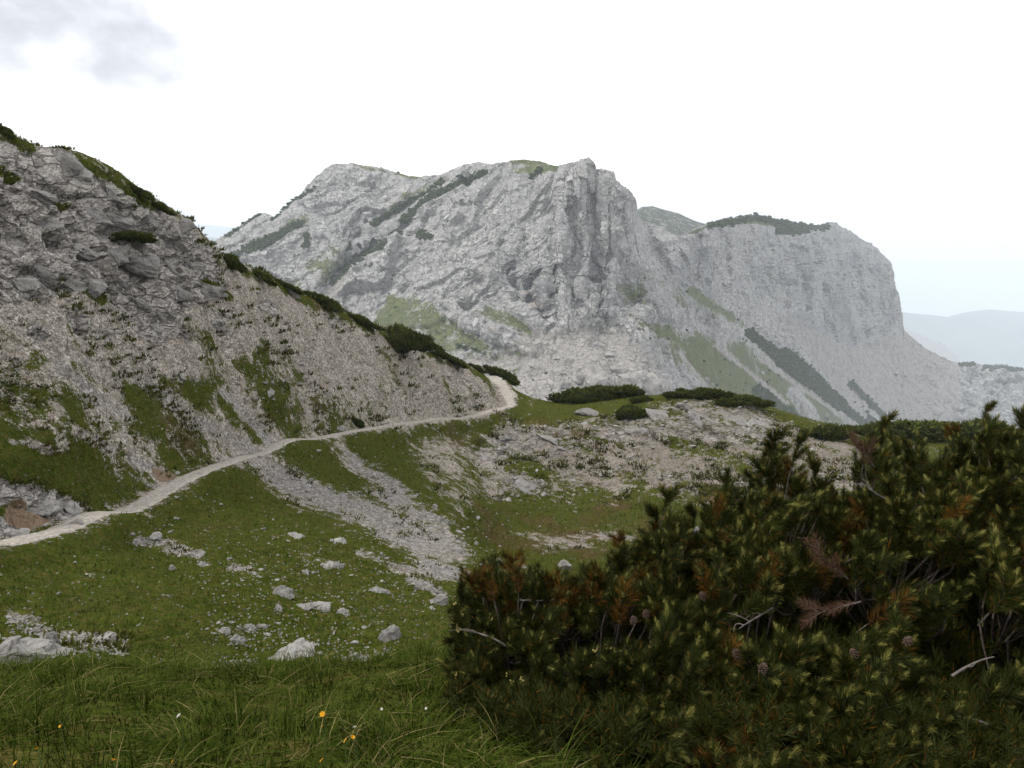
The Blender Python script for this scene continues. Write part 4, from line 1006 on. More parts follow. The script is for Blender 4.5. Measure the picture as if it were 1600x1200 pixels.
# ------------------------------------------------------------------ dwarf pine shrubs on the ridges
def shrub_mesh(seed, lobes=17, tufts=2900):
    """unit shrub: about 2 wide, 1 deep, 1 high; many small needle sprays over an uneven mound"""
    r = np.random.default_rng(seed); A = Acc()
    L = np.stack([np.linspace(-0.85, 0.85, lobes) + r.normal(0, 0.06, lobes), r.uniform(-0.4, 0.4, lobes), r.uniform(0.05, 0.5, lobes) * (1 - 0.5 * np.linspace(-1, 1, lobes) ** 2)], -1)
    R_ = r.uniform(0.17, 0.33, lobes)
    for c_, rr in zip(L, R_):
        V = ICO[1][0] * rr * 0.8 * (1 + r.uniform(-0.2, 0.2, (len(ICO[1][0]), 1))) * np.array([1.2, 1, 0.9]) + c_
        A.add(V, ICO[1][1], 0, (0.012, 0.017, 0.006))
    k = r.integers(0, lobes, tufts)
    n = r.normal(size=(tufts, 3)); n[:, 2] = np.abs(n[:, 2]) * 1.0 + r.uniform(-0.6, 0.2, tufts); n /= np.linalg.norm(n, axis=1, keepdims=True)
    base = L[k] + n * (R_[k] * r.uniform(0.75, 1.25, tufts))[:, None] * np.array([1.2, 1, 0.95])
    d = n * 0.5 + np.array([0, 0, 0.8]) + r.normal(0, 0.25, (tufts, 3)); d /= np.linalg.norm(d, axis=1, keepdims=True)
    for q in range(3):
        dd = d + r.normal(0, 0.35, (tufts, 3)); ln = r.uniform(0.05, 0.15, tufts)
        sd = np.cross(dd, r.normal(size=(tufts, 3))); sd /= np.linalg.norm(sd, axis=1, keepdims=True) + 1e-9
        w = ln[:, None] * 0.32
        T = np.stack([base - sd * w, base + sd * w, base + dd * ln[:, None]], 1).reshape(-1, 3)
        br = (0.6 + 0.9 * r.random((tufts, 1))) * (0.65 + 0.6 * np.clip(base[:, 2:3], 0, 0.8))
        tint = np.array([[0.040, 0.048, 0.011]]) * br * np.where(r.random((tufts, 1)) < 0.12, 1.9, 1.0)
        A.add(T, np.arange(tufts * 3).reshape(-1, 3), 0, np.repeat(tint, 3, 0))
    return A.mesh('crown', [M_SHRUB])
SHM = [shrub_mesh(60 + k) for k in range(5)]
tv, tf = tube([(0, 0, -0.25), (0.03, 0, 0.1), (-0.05, 0.02, 0.35)], [0.05, 0.04, 0.02]); TRK = mesh_np('trunk', tv, tf, [M_BARK], True)
SHRUBS = [  # foot px, foot py, width, height, label
    (4, 208, 30, 13, 'dark dwarf pine at the very top of the left ridge'),
    (205, 376, 56, 20, 'dark dwarf pine growing on a ledge inside the grey outcrop'),
    (214, 302, 36, 12, 'low dwarf pine upper one on the ridge behind the outcrop'),
    (246, 326, 36, 12, 'low dwarf pine lower one on the ridge behind the outcrop'),
    (360, 416, 36, 20, 'bushy dwarf pine on the ridge right where the outcrop ends'),
    (405, 434, 44, 12, 'low dwarf pine on the ridge beyond the bushy one'),
    (447, 450, 40, 10, 'low spreading dwarf pine on the ridge above white rocks'),
    (505, 476, 44, 18, 'rounded dwarf pine mound on the ridge amid white rocks'),
    (562, 502, 52, 11, 'low pine strip between the rounded mound and the biggest shrub'),
    (626, 545, 66, 44, 'biggest and darkest dwarf pine spilling down the scree ridge'),
    (674, 550, 40, 16, 'dwarf pine right behind the biggest shrub on the ridge'),
    (706, 564, 40, 11, 'low dwarf pine tapering down the ridge towards the saddle'),
    (784, 588, 42, 18, 'lone dwarf pine beside the far end of the footpath'),
    (746, 576, 22, 9, 'tiny dwarf pine on the ridge above the lone pine'),
    (905, 628, 62, 24, 'leftmost dwarf pine of the saddle clump'),
    (948, 620, 62, 26, 'middle tall dwarf pine of the saddle clump'),
    (972, 620, 52, 24, 'dwarf pine of the saddle clump behind the white rock'),
    (1002, 628, 26, 11, 'small dwarf pine at the end of the saddle clump'),
    (1064, 620, 40, 15, 'first low dwarf pine on the knoll top'),
    (1108, 622, 52, 20, 'middle dwarf pine on the knoll top'),
    (1160, 632, 60, 17, 'last dwarf pine trailing down the knoll top'),
    (988, 654, 38, 24, 'single round dwarf pine on the knoll slope below the clump'),
    (1290, 684, 54, 26, 'dwarf pine on the knoll shoulder close to the big pine'),
    (1318, 676, 44, 14, 'low dwarf pine past the knoll shoulder'),
    (1372, 684, 52, 24, 'dark dwarf pine left of the far thicket by the big pine tops'),
    (1440, 684, 120, 34, 'wide dark thicket of dwarf pine behind the big pine tops'),
    (1520, 684, 100, 34, 'dark thicket end at the right between the big pine tops'),
    (555, 662, 20, 12, 'tiny round shrub beside the footpath boulder'),
]
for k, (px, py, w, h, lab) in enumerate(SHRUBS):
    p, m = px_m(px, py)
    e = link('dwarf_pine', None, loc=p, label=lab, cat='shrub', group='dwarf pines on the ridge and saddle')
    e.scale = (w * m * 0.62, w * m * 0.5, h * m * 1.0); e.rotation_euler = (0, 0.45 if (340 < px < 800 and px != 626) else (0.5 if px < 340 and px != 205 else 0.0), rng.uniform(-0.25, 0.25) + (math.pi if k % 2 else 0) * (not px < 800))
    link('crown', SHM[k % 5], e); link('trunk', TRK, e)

# ------------------------------------------------------------------ grass
def blades(base, length, width, lean, seed, tints, seg=3):
    """curved tapering blades; base (n,3), lean (n,3) horizontal bend"""
    r = np.random.default_rng(seed); n = len(base)
    side = np.stack([-lean[:, 1], lean[:, 0], 0 * lean[:, 0]], -1) + r.normal(0, 0.5, (n, 3)) * np.array([1, 1, 0]); side /= np.linalg.norm(side, axis=1, keepdims=True) + 1e-9
    rows = []
    for k in range(seg + 1):
        t = k / seg
        c = base + np.array([0, 0, 1.0]) * (length * (t - 0.42 * t * t * np.minimum(1, np.linalg.norm(lean, axis=1))))[:, None] + lean * (length * t * t * 0.85)[:, None]
        w = (width * (1 - t) ** 0.7)[:, None]
        if k < seg: rows += [c - side * w, c + side * w]
        else: rows += [c]
    nv = 2 * seg + 1
    V = np.stack(rows, 1).reshape(-1, 3)
    f = []
    for k in range(seg - 1):
        f += [(2 * k, 2 * k + 1, 2 * k + 3), (2 * k, 2 * k + 3, 2 * k + 2)]
    f += [(2 * seg - 2, 2 * seg - 1, 2 * seg)]
    Fc = (np.array(f)[None] + (np.arange(n) * nv)[:, None, None]).reshape(-1, 3)
    return V, Fc, np.repeat(tints, nv, 0)

def grass_tints(n, r, straw):
    a = np.array([0.007, 0.016, 0.002]); b = np.array([0.050, 0.066, 0.010]); s_ = np.array([0.15, 0.125, 0.05])
    t = r.random((n, 1)); c = a * (1 - t) + b * t
    m = r.random((n, 1)) < straw
    return np.where(m, s_ * r.uniform(0.6, 1.15, (n, 1)), c)

r = np.random.default_rng(77)
NB = 56000
ncl = 3000
clx = r.uniform(-4.2, 0.9, ncl); cly = 1.3 + 5.3 * r.random(ncl) ** 1.45
keep = (np.abs(clx) < 0.82 * cly + 0.6) & (clx < 0.25 + 0.12 * r.normal(size=ncl) + np.where(cly > 3.6, 9, 0)) ; clx, cly = clx[keep], cly[keep]; ncl = len(clx)
cl_lean = np.stack([r.normal(0.25, 0.75, ncl), r.normal(-0.2, 0.6, ncl), np.zeros(ncl)], -1); cl_h = r.uniform(0.55, 1.0, ncl) * np.where(r.random(ncl) < 0.18, 1.7, 1.0)
ci = r.integers(0, ncl, NB)
bx_ = clx[ci] + r.normal(0, 0.055, NB); by_ = np.maximum(cly[ci] + r.normal(0, 0.055, NB), 1.2)
bz_ = hill_z(bx_, by_)
lean = cl_lean[ci] + np.stack([(bx_ - clx[ci]) * 5, (by_ - cly[ci]) * 5, 0 * bx_], -1) + r.normal(0, 0.22, (NB, 3)) * np.array([1, 1, 0])
ln = r.uniform(0.06, 0.155, NB) * cl_h[ci]
gA = Acc()
gv, gf_, gt = blades(np.stack([bx_, by_, bz_ - 0.01], -1), ln, r.uniform(0.0014, 0.0030, NB), lean, 5, grass_tints(NB, r, 0.09))
gA.add(gv, gf_, 0, gt)
link('foreground_grass', gA.mesh('foreground_grass', [M_GRASS]), kind='stuff', label='long tufted grass along the near edge of the slope', cat=None)

# shorter turf on the slope below, thinning into rubble
tw = (area_w * inview * np.clip((zg - 0.42) * 2.2, 0, 1) * (PD > 0.05)).reshape(-1) * np.interp(Gf[:, 1], [10, 20, 45, 90], [1.0, 1.1, 0.8, 0.45]); tw /= tw.sum()
NT_ = 62000
ti = r.choice(len(tw), NT_, p=tw)
tb = Gf[ti] + r.normal(0, 0.06, (NT_, 3)) * np.array([1, 1, 0])
tdp = tb[:, 1] / 30.0
tl = r.uniform(0.07, 0.2, NT_) * np.clip(tdp, 0.8, 1.9); tlean = r.normal(0, 0.5, (NT_, 3)) * np.array([1, 1, 0])
n1 = fbm(tb * 0.5, 3, 201); n2 = fbm(tb * 2.2, 2, 202)
zbt = np.clip(zb.reshape(-1)[ti], 0, 1)
base_c = np.array([[0.030, 0.050, 0.006]]) + np.clip(n1 + 0.5, 0, 1)[:, None] * np.array([[0.032, 0.036, 0.006]])
base_c = base_c * (1 - zbt[:, None] * 0.7) + zbt[:, None] * 0.7 * np.array([[0.085, 0.068, 0.028]])
tint = base_c * (0.55 + 0.9 * r.random((NT_, 1))) * (1 + n2[:, None] * 0.8)
gv, gf_, gt = blades(tb - np.array([0, 0, 0.01]), tl, r.uniform(0.010, 0.022, NT_) * np.clip(tdp, 0.5, 2.4), tlean, 6, tint, 2)
gA = Acc(); gA.add(gv, gf_, 0, gt)
link('slope_turf', gA.mesh('slope_turf', [M_GRASS]), kind='stuff', label='short mountain turf covering the slopes of the hollow')

# grass cushions on the scree
cw_ = (area_w * inview * ((zg > 0.12) & (zg < 0.62) & (PD > 0.2) & (zr < 0.7)) * np.clip(fbm(G * 0.2, 4, 207, 0.6) * 4.0 + 0.25, 0.02, 2.0) * np.where(PXg > 740, 1.7, 1.0)).reshape(-1)
cw_ = cw_ / cw_.sum()
NCU = 1700
ci = r.choice(len(cw_), NCU, p=cw_); cp = Gf[ci]; cr = r.uniform(0.12, 0.36, NCU) * np.clip(cp[:, 1] / 55, 0.5, 1.2)
NBL = 16
bb = np.repeat(cp, NBL, 0); off = r.normal(0, 1, (NCU * NBL, 2)); rr = np.repeat(cr, NBL)
off /= np.maximum(1, np.linalg.norm(off, axis=1, keepdims=True) / 1.2)
bb = bb + np.concatenate([off * rr[:, None], np.zeros((len(rr), 1))], 1)
bt = np.repeat(np.array([[0.038, 0.046, 0.011]]) * r.uniform(0.6, 1.4, (NCU, 1)) + r.random((NCU, 1)) * np.array([[0.03, 0.015, 0.004]]), NBL, 0) * r.uniform(0.7, 1.3, (NCU * NBL, 1))
gv, gf_, gt = blades(bb - np.array([0, 0, 0.04]), rr * r.uniform(0.6, 1.3, len(rr)), rr * 0.22, np.concatenate([off * 0.6, np.zeros((len(rr), 1))], 1), 8, bt, 2)
gA = Acc(); gA.add(gv, gf_, 0, gt)
link('scree_tussocks', gA.mesh('scree_tussocks', [M_GRASS]), kind='stuff', label='small grass tussocks dotted over the scree slopes')
#=====PINE=====
# ------------------------------------------------------------------ the big dwarf pines of the foreground
def axis_needles(A, base, d, L, n, nl, r, mat_fn, start=0.25, w=0.0012, spread=(54, 30)):
    """needles spiralling along an axis; mat_fn(t) -> material index"""
    d = d / np.linalg.norm(d)
    a1 = np.cross(d, [0.3, 0.9, 0.2]); a1 /= np.linalg.norm(a1); a2 = np.cross(d, a1)
    t = start + (1 - start) * r.random(n); ph = r.uniform(0, 2 * math.pi, n)
    pos = base + d * (L * t)[:, None]
    rad = np.cos(ph)[:, None] * a1 + np.sin(ph)[:, None] * a2
    ang = np.radians(spread[0] - spread[1] * t ** 2 + r.normal(0, 9, n))
    nd = np.cos(ang)[:, None] * d + np.sin(ang)[:, None] * rad + np.array([0, 0, 0.12])
    ln = nl * r.uniform(0.75, 1.15, n) * (1.0 - 0.25 * t ** 3)
    sd = np.cross(nd, r.normal(size=(n, 3))); sd /= np.linalg.norm(sd, axis=1, keepdims=True) + 1e-9
    T = np.stack([pos - sd * w, pos + sd * w, pos + nd * ln[:, None]], 1).reshape(-1, 3)
    A.V.append(T); A.F.append(np.arange(3 * n).reshape(-1, 3) + A.n); A.n += 3 * n; A.M.append(mat_fn(t, r))

def shoot_mesh(seed, kind):
    """a leafy pine shoot about 0.2 m long, growing along +Z; kind: green, rusty, candle, pollen, dead"""
    r = np.random.default_rng(seed); A = Acc()
    main = 0.19 * r.uniform(0.85, 1.15)
    axes = [(np.zeros(3), np.array([r.normal(0, 0.12), r.normal(0, 0.12), 1.0]), main, 320)]
    d0 = axes[0][1] / np.linalg.norm(axes[0][1])
    for k in range(r.integers(2, 5)):
        az = r.uniform(0, 6.28); t = r.uniform(0.5, 0.95)
        axes.append((d0 * main * t, np.array([math.cos(az) * 0.75, math.sin(az) * 0.75, 1.0]), r.uniform(0.055, 0.10), 190))
    for i, (b, d, L, n) in enumerate(axes):
        d = d / np.linalg.norm(d)
        V, Fc = tube([b, b + d * L * 0.5, b + d * L], [0.004, 0.003, 0.0018], 4); A.add(V, Fc, 3)
        if kind == 'dead':
            axis_needles(A, b, d, L, int(n * 0.55), 0.045, r, lambda t, r: np.full(len(t), 4), 0.1, 0.0010)
            continue
        def mf(t, r):
            m = np.zeros(len(t), int)
            if kind == 'rusty': m = np.where((t < 0.8) & (r.random(len(t)) < 0.62), 2, m)
            else: m = np.where((t < 0.5) & (r.random(len(t)) < 0.10), 2, m)
            return m
        axis_needles(A, b, d, L, n, 0.052, r, mf, 0.12 if i else 0.3, 0.0015)
        tip = b + d * L
        if kind in ('green', 'rusty', 'candle'):                     # this year's soft growth at the tip
            k_ = {'green': 0.022, 'rusty': 0.018, 'candle': 0.034}[kind]
            V, Fc = tube([tip - d * 0.01, tip + d * k_ * 0.6, tip + d * k_], [0.0035, 0.0042, 0.001], 5); A.add(V, Fc, 1)
            axis_needles(A, tip - d * 0.012, d, k_ + 0.012, 90 if kind == 'candle' else 55, 0.020 if kind != 'candle' else 0.023, r, lambda t, r: np.full(len(t), 1), 0.0, 0.0013, (34, 22))
        if kind == 'pollen':
            for q in range(9):
                c_ = tip + np.array([r.normal(0, 0.005), r.normal(0, 0.005), r.uniform(-0.012, 0.012)])
                A.add(ICO[0][0] * np.array([0.0042, 0.0042, 0.007]) + c_, ICO[0][1], 5)
            axis_needles(A, tip, d, 0.02, 16, 0.016, r, lambda t, r: np.full(len(t), 1), 0.0, 0.0012)
    return A
PINE_MATS = [M_NEEDLE, M_NEW, M_OLD, M_BARK, M_DEADN, M_BUD]
SHOOT = {}
for kind, num in (('green', 7), ('rusty', 5), ('candle', 5), ('pollen', 3), ('dead', 3)):
    SHOOT[kind] = [shoot_mesh(2000 + 37 * k + len(kind), kind) for k in range(num)]
INNER = []
for k in range(4):                                                    # coarser shoots for the shaded inside
    A = Acc(); r = np.random.default_rng(3100 + k)
    for b, d, L, n in ((np.zeros(3), np.array([0.05, 0, 1.0]), 0.22, 110), (np.array([0, 0, 0.1]), np.array([0.7, 0.3, 1]), 0.11, 55), (np.array([0, 0, 0.12]), np.array([-0.6, 0.4, 1]), 0.11, 55), (np.array([0, 0, 0.14]), np.array([0.1, -0.7, 1]), 0.1, 50)):
        axis_needles(A, b, d, L, n, 0.055, r, lambda t, r: np.where(r.random(len(t)) < 0.05, 2, 0), 0.05, 0.0019)
    INNER.append(A)
SHOOT_ME = {k: [a.mesh('shoot', PINE_MATS) for a in v_] for k, v_ in SHOOT.items()}

CONT = np.array([(690, 985), (700, 955), (715, 925), (735, 890), (760, 868), (790, 872), (820, 880), (850, 875), (880, 892), (910, 884), (945, 862), (965, 828), (985, 842), (1005, 835), (1022, 800), (1040, 768), (1062, 800), (1085, 805), (1100, 775), (1115, 745), (1140, 735), (1165, 752),
                 (1185, 700), (1210, 672), (1240, 690), (1255, 720), (1275, 715), (1300, 742), (1330, 745), (1350, 690), (1380, 655), (1405, 665), (1430, 690), (1460, 690), (1485, 655), (1510, 672), (1540, 640), (1565, 655), (1590, 640), (1640, 610), (1700, 590), (1780, 600), (1900, 640)], float)
LEADERS = [(722, 930), (757, 872), (800, 872), (845, 880), (968, 832), (1003, 838), (1040, 762), (1072, 800), (1132, 738), (1178, 765), (1205, 674), (1238, 690), (1190, 712), (1278, 716), (1300, 760), (1358, 688), (1384, 655), (1412, 690), (1488, 662), (1512, 690), (1538, 632), (1562, 668), (1596, 640), (1640, 620), (1445, 705), (918, 880), (1335, 735), (880, 898)]
def c_top(px): return np.interp(px, CONT[:, 0], CONT[:, 1]) + 20 * np.clip((np.asarray(px) - 860) / 150, 0.25, 1)
def y_top(px): return np.interp(px, [690, 850, 1050, 1250, 1450, 1700, 1900], [3.25, 3.3, 3.35, 3.45, 3.55, 3.6, 3.6])
def y_bot(px): return np.interp(px, [690, 800, 1000, 1300, 1900], [2.5, 1.9, 1.72, 1.65, 1.65])
def front_Y(px, py):
    T = c_top(px); f = np.clip((1265 - py) / (1265 - T), 0, 1)
    return y_bot(px) + (y_top(px) - y_bot(px)) * f ** 0.9
r = np.random.default_rng(909)
GAPS = [(1300, 960, 95, 62), (1180, 985, 55, 40), (1430, 900, 60, 40), (985, 985, 55, 40), (1130, 1120, 80, 55), (900, 1010, 50, 40), (1530, 1010, 90, 80), (1560, 1160, 90, 60), (1230, 1180, 60, 40), (850, 1110, 50, 40), (960, 1120, 60, 45), (1010, 1190, 70, 30), (1370, 1150, 70, 40), (1460, 1030, 40, 45), (800, 1040, 35, 35), (1060, 1040, 45, 35), (1260, 850, 45, 30), (1500, 900, 50, 40)]
def in_gap(px, py):
    g = np.zeros(len(px), bool)
    for x, y, a, b in GAPS: g |= ((px - x) / a) ** 2 + ((py - y) / b) ** 2 < 1
    return g

PINES = [('mountain_pine', 'low dwarf pine with rusty needle tips beside the foreground grass', 690, 1010, (880, 1150)),
         ('mountain_pine', 'middle dwarf pine with tall leaders and a dead rust-brown branch', 1010, 1330, (1170, 1120)),
         ('mountain_pine', 'tallest dwarf pine filling the right edge of the view', 1330, 1900, (1560, 1110))]
def qrot(d, r):
    q = Vector((float(d[0]), float(d[1]), float(d[2]))).to_track_quat('Z', 'Y')
    return q @ Quaternion((0, 0, 1), float(r.uniform(0, 6.28)))

def bez(a, b, c, n=9):
    t = np.linspace(0, 1, n)[:, None]
    return (1 - t) ** 2 * a + 2 * t * (1 - t) * b + t * t * c

for bi, (nm, lab, x0, x1, rootpx) in enumerate(PINES):
    Yr = 3.0 if bi == 0 else 3.15
    rp = unproj(rootpx[0], rootpx[1], Yr); rp[2] = hill_z(rp[None, 0], rp[None, 1])[0]
    root = link(nm, None, loc=rp, label=lab, cat='pine shrub', group='big dwarf pines in the foreground')
    lo, hi = x0 + (26 if bi == 0 else -10), min(x1 + 10, 1720)
    # shoots that show: skyline leaders, then the face of the bush
    span = hi - lo
    nsky = int(span / 9)
    sx = np.linspace(lo, hi, nsky) + r.normal(0, 5, nsky); sy = c_top(sx) + np.abs(r.normal(0, 16, nsky)) + 14
    nf = 2600
    fx = r.uniform(lo, hi, nf); ft = c_top(fx); fy = ft + 18 + (1265 - ft) * r.random(nf) ** 0.95
    ok = ~in_gap(fx, fy); fx, fy = fx[ok], fy[ok]
    chosen = []                                                       # keep shoots a hand apart
    cand = list(zip(np.concatenate([sx, fx]), np.concatenate([sy, fy]), [True] * nsky + [False] * len(fx)))
    grid = {}
    for x, y, sk in cand:
        md = 13 if sk else (20 if bi < 2 else 22)
        kx, ky = int(x // 30), int(y // 30)
        if any((x - a) ** 2 + (y - b) ** 2 < md * md for i in (-1, 0, 1) for j in (-1, 0, 1) for a, b in grid.get((kx + i, ky + j), ())): continue
        grid.setdefault((kx, ky), []).append((x, y)); chosen.append((x, y, sk))
        if len(chosen) >= 262: break
    for lx, ly in LEADERS:                                            # upright leaders that break the skyline
        if not (lo < lx <= hi - 20): continue
        chosen.append((lx, ly + 12, 2)); yy = ly + 40
        while yy < c_top(lx) + 40:
            chosen.append((lx + r.choice([-1, 1]) * r.uniform(8, 22), yy + r.uniform(-6, 6), 2)); yy += r.uniform(17, 27)
    chosen = chosen[-300:] if len(chosen) > 300 else chosen
    nodes = []
    for x, y, sk in chosen:
        Y = float(front_Y(x, y)) + (r.uniform(-0.1, 0.12) if not sk else r.uniform(-0.12, 0.3))
        tipp = unproj(x, y, Y)
        u = (x - lo) / span
        h_above = tipp[2] - rp[2]
        d = np.array([r.normal(0, 0.30) + (0.25 if bi == 0 and x < 760 else 0) * -1.0, -0.30 + r.normal(0, 0.25), 1.0])
        if sk: d = np.array([r.normal(0, 0.22), r.normal(-0.05, 0.2), 1.0])
        low = np.clip((y - 950) / 250, 0, 1)
        d[1] -= low * 0.75; d[2] -= low * 0.25
        d /= np.linalg.norm(d)
        q = r.random()
        if bi == 0: kind = 'pollen' if (y > 980 and q < 0.22) else ('rusty' if q < (0.38 if y < 960 else 0.12) else ('candle' if q > 0.93 else 'green'))
        elif bi == 1: kind = 'pollen' if (x < 1100 and y > 1000 and q < 0.15) else ('rusty' if q < 0.13 else ('candle' if q > 0.58 else 'green'))
        else: kind = 'rusty' if q < 0.08 else ('candle' if q > 0.6 else 'green')
        me = SHOOT_ME[kind][r.integers(len(SHOOT_ME[kind]))]
        s_ = r.uniform(0.85, 1.2) * (0.8 if sk else 1.0) * (1.0 if sk == 2 else 1.0)
        if sk == 2: d = np.array([r.normal(0, 0.12), r.normal(0, 0.12), 1.0]); d /= np.linalg.norm(d)
        base = tipp - d * 0.17 * s_
        o = link('shoot', me, root, base - rp); o.rotation_mode = 'QUATERNION'; o.rotation_quaternion = qrot(d, r); o.scale = (s_,) * 3
        nodes.append((base, d))
    # needle mass deeper in the bush
    A = Acc(); nd_ = 430 if bi < 2 else 560
    for k in range(nd_):
        x = r.uniform(lo, hi); T = c_top(x); y = T + 40 + (1200 - T - 40) * r.random()
        gp = in_gap(np.array([x]), np.array([y]))[0]
        Y = float(front_Y(x, y)) + (r.uniform(0.45, 0.8) if gp else r.uniform(0.12, 0.7)); p = unproj(x, y, Y)
        gz_ = hill_z(p[None, 0], p[None, 1])[0]
        
        if p[2] < gz_ + 0.04: continue
        d = np.array([r.normal(0, 0.4), r.normal(-0.15, 0.4), 1.0]); d /= np.linalg.norm(d)
        src = INNER[r.integers(4)]
        R3 = np.array(qrot(d, r).to_matrix()); Vs = np.concatenate(src.V) @ R3.T * r.uniform(0.9, 1.25) + (p - d * 0.15) - rp
        A.V.append(Vs); A.F.append(np.concatenate(src.F) + A.n); A.n += len(Vs); A.M.append(np.concatenate(src.M))
        nodes.append((p - d * 0.15, d))
    for k in range(90 if bi < 2 else 150):                            # low shoots that close the foot of the bush
        x = r.uniform(lo, hi); y = r.uniform(1085, 1230); p = unproj(x, y, float(front_Y(x, y)) + r.uniform(0.02, 0.3))
        gz_ = hill_z(p[None, 0], p[None, 1])[0]; p[2] = max(p[2], gz_ + 0.10)
        d = np.array([r.normal(0, 0.45), r.normal(-0.5, 0.3), 1.0]); d /= np.linalg.norm(d)
        src = INNER[r.integers(4)]; R3 = np.array(qrot(d, r).to_matrix()); Vs = np.concatenate(src.V) @ R3.T * r.uniform(0.7, 0.95) + (p - d * 0.13) - rp
        A.V.append(Vs); A.F.append(np.concatenate(src.F) + A.n); A.n += len(Vs); A.M.append(np.concatenate(src.M))
        nodes.append((p - d * 0.13, d))
    link('inner_needles', A.mesh('inner_needles', PINE_MATS), root, kind='stuff')
    # limbs fan out from the root; twigs run from the limbs to the shoots
    NB_ = np.array([n_[0] for n_ in nodes]); nl = 15 if bi < 2 else 20
    ctr = NB_[r.choice(len(NB_), nl, replace=False)]
    for it in range(5):
        lab_ = np.argmin(((NB_[:, None] - ctr[None]) ** 2).sum(-1), 1)
        ctr = np.array([NB_[lab_ == k].mean(0) if (lab_ == k).any() else ctr[k] for k in range(nl)])
    for k in range(nl):
        g0 = np.array([rp[0] + (ctr[k][0] - rp[0]) * 0.35, rp[1] + 0.1 + r.uniform(-0.1, 0.2), 0]); g0[2] = hill_z(g0[None, 0], g0[None, 1])[0] - 0.03
        tgt = ctr[k] + np.array([0, 0.10, -0.12]); mid_ = (g0 + tgt) / 2 + np.array([(tgt[0] - g0[0]) * 0.25, 0.05, -0.08])
        pth = bez(g0, mid_, tgt, 10) + r.normal(0, 0.008, (10, 3))
        V, Fc = tube(pth - rp, np.linspace(0.020, 0.008, 10) * r.uniform(0.8, 1.2), 7)
        br = link('branch', mesh_np('branch', V, Fc, [M_BARK], True), root)
        TA = Acc()
        for (b_, d_), l_ in zip(nodes, lab_):
            if l_ != k: continue
            st_ = pth[r.integers(4, 10)]; m_ = (st_ + b_) / 2 - d_ * 0.05 + np.array([0, 0, -0.03])
            V, Fc = tube(bez(st_, m_, b_ + d_ * 0.01, 6) - rp, np.linspace(0.0065, 0.0038, 6), 5); TA.add(V, Fc, 0)
        if TA.n: link('twigs', TA.mesh('twigs', [M_BARK], True), br)
    # bare grey snags among the needles
    for px, py in {0: [(875, 945), (790, 1020)], 1: [(1250, 905), (1215, 960)], 2: [(1400, 790), (1500, 1070), (1560, 1150)]}[bi]:
        Y = float(front_Y(px, py)) - 0.02; a = unproj(px, py, Y); dr = np.array([r.choice([-1, 1]) * r.uniform(0.5, 1), r.uniform(-0.2, 0.2), r.uniform(-0.6, 0.7)]); dr /= np.linalg.norm(dr); L = r.uniform(0.12, 0.22); a = a + np.array([0, 0.05, 0])
        SA = Acc()
        pth = bez(a, a + dr * L * 0.5 + r.normal(0, 0.02, 3), a + dr * L, 7); V, Fc = tube(pth - rp, np.linspace(0.0055, 0.0018, 7), 5); SA.add(V, Fc)
        for q in range(3):
            s0 = pth[r.integers(2, 6)]; V, Fc = tube(bez(s0, s0 + dr * 0.03 + r.normal(0, 0.015, 3), s0 + dr * 0.05 + r.normal(0, 0.035, 3), 5) - rp, np.linspace(0.003, 0.001, 5), 4); SA.add(V, Fc)
        link('dead_twig', SA.mesh('dead_twig', [M_DEADW], True), root)
    # cones
    for px, py in {0: [(990, 970)], 1: [(1152, 1023), (1098, 932), (1010, 960)], 2: [(1335, 1022), (1418, 1002), (1192, 1045)]}[bi]:
        c_ = unproj(px, py, float(front_Y(px, py)) - 0.10); CA = Acc()
        for q in range(34):
            z = q / 33; ph = q * 2.399; rr = 0.017 * math.sin(math.pi * min(1, z * 0.85 + 0.15)) + 0.003
            dd = np.array([math.cos(ph), math.sin(ph), 0.35]); pc = np.array([0, 0, (z - 0.5) * 0.036]) + dd * rr * 0.6
            CA.add(ICO[0][0] * np.array([0.0055, 0.0055, 0.003]) + pc, ICO[0][1])
        o = link('cone', CA.mesh('cone', [M_CONE]), root, c_ - rp); o.rotation_euler = (r.uniform(-1.2, 0.4), r.uniform(-0.6, 0.6), 0)
    # dead rust-brown sprays
    for px, py, dx, dz in {0: [], 1: [(1325, 905, -0.6, 0.5), (1345, 940, -0.9, 0.1)], 2: [(1366, 730, -0.4, 0.9)]}[bi]:
        p = unproj(px, py, float(front_Y(px, py)) - 0.12); d = np.array([dx, -0.3, dz]); d /= np.linalg.norm(d)
        o = link('dead_branch', SHOOT_ME['dead'][r.integers(3)], root, p - rp, label='dead branch with rust-brown needles'); o.rotation_mode = 'QUATERNION'; o.rotation_quaternion = qrot(d, r); o.scale = (1.0,) * 3

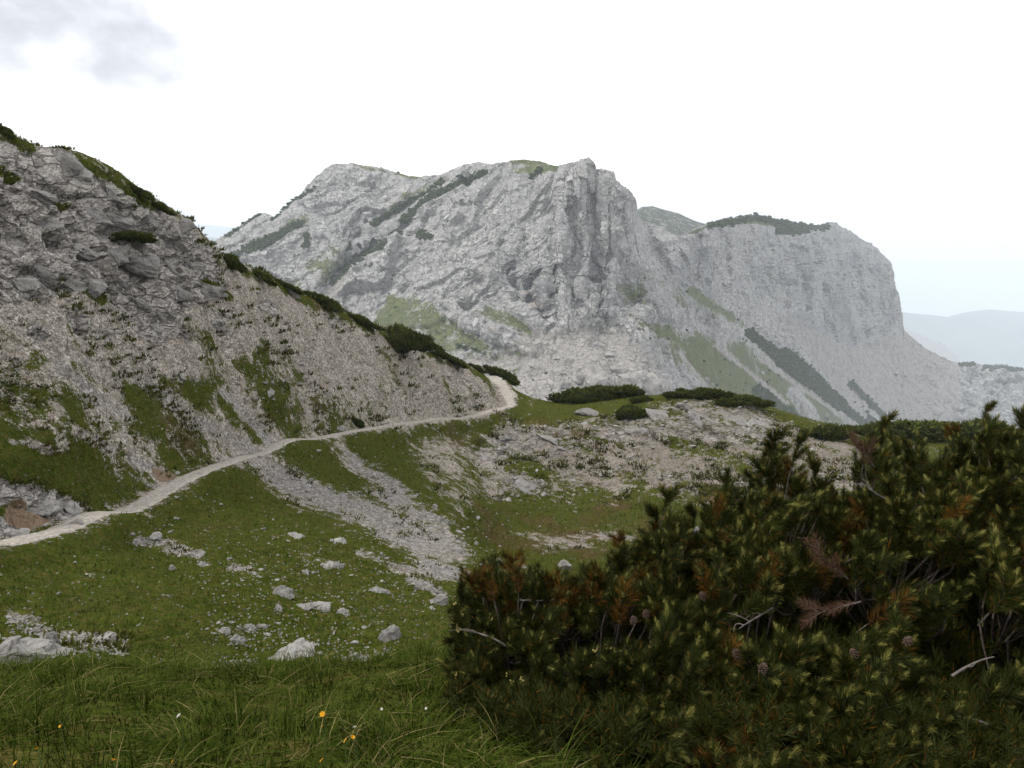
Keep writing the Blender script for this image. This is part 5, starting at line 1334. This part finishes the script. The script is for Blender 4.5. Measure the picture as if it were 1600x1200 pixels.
# ------------------------------------------------------------------ flowers in the grass
M_YEL = mat_simple('yellow_petal', (0.6, 0.27, 0.012), (0.75, 0.4, 0.02), 200, 0.6)
M_WHT = mat_simple('white_petal', (0.6, 0.59, 0.57), (0.75, 0.75, 0.73), 200, 0.6)
M_STEM = mat_simple('flower_stem', (0.05, 0.08, 0.02), (0.08, 0.11, 0.03), 100, 0.7)
FLOWERS = [(504, 1116, 13, M_YEL, 'largest open yellow flower in the grass near the pine'), (551, 1152, 10, M_YEL, 'yellow flower just below the white star flower'), (537, 1160, 9, M_YEL, 'closed orange bud beside the yellow flower under the white star flower'),
           (177, 1188, 12, M_YEL, 'yellow flower at the bottom edge of the grass'), (58, 1170, 11, M_YEL, 'yellow flower in the bottom left corner, upper one'), (25, 1193, 12, M_YEL, 'yellow flower in the bottom left corner, lower one'),
           (94, 1135, 7, M_YEL, 'tiny yellow flower in the grass towards the left'), (503, 1135, 8, M_YEL, 'orange bud right beneath the largest yellow flower'), (500, 1190, 9, M_YEL, 'narrow orange bud at the bottom edge of the grass'), (268, 1192, 6, M_YEL, 'tiny yellow bud at the bottom edge left of the middle'),
           (554, 1137, 12, M_WHT, 'white star flower between two yellow flowers'), (280, 1119, 13, M_WHT, 'white flower alone in the middle of the grass'), (666, 1107, 7, M_WHT, 'small white flower head close to the pine'), (596, 1108, 7, M_WHT, 'small white flower head right of the largest yellow flower')]
for k, (px, py, w, mt_, lab) in enumerate(FLOWERS):
    Y = 0.0
    for it in range(400):                                           # the head stands a hand above the ground
        Y = 1.6 + it * 0.01; p = unproj(px, py, Y)
        if hill_z(p[None, 0], p[None, 1])[0] + 0.17 > p[2]: break
    g0 = p.copy(); g0[2] = hill_z(p[None, 0], p[None, 1])[0]
    e = link('flower', None, loc=g0, label=lab, cat='flower', group='flowers in the foreground grass')
    hgt = p[2] - g0[2]
    V, Fc = tube(bez(np.zeros(3), np.array([0.01, 0, hgt * 0.6]), np.array([0, 0, hgt]), 6), 0.0013, 5)
    link('stem', mesh_np('stem', V, Fc, [M_STEM], True), e)
    R_ = w * 0.38 * (Y * CP - p[2] * SP) / F; PA = Acc(); npt = 13 if mt_ is M_YEL else 7; bud = 'bud' in lab
    for layer in range(2):
        for q in range(npt):
            a = 2 * math.pi * (q + 0.5 * layer) / npt; d = np.array([math.cos(a), math.sin(a), 0.0]); sd = np.array([-d[1], d[0], 0]); up = np.array([0, 0, 1.0])
            Lr = R_ * (1 - 0.3 * layer); ris = (1.5 if bud else 0.35) * R_ * (1 + layer * 0.6); k2 = 0.35 if bud else 1.0
            V = np.array([d * R_ * 0.1 - sd * R_ * 0.1, d * R_ * 0.1 + sd * R_ * 0.1, d * Lr * 0.7 * k2 + sd * R_ * 0.17 * k2 + up * ris * 0.7, d * Lr * 0.7 * k2 - sd * R_ * 0.17 * k2 + up * ris * 0.7, d * Lr * k2 + up * ris])
            PA.add(V, [(0, 1, 2), (0, 2, 3), (3, 2, 4)])
    h_ = link('petals', PA.mesh('petals', [mt_]), e, (0, 0, hgt)); h_.rotation_euler = (0.7, 0.1 * (k % 3 - 1), k)
    c_ = link('flower_centre', mesh_np('flower_centre', ICO[1][0] * R_ * np.array([0.3, 0.3, 0.22]) + np.array([0, 0, R_ * 0.12]), ICO[1][1], [M_YEL], True), e, (0, 0, hgt)); c_.rotation_euler = h_.rotation_euler
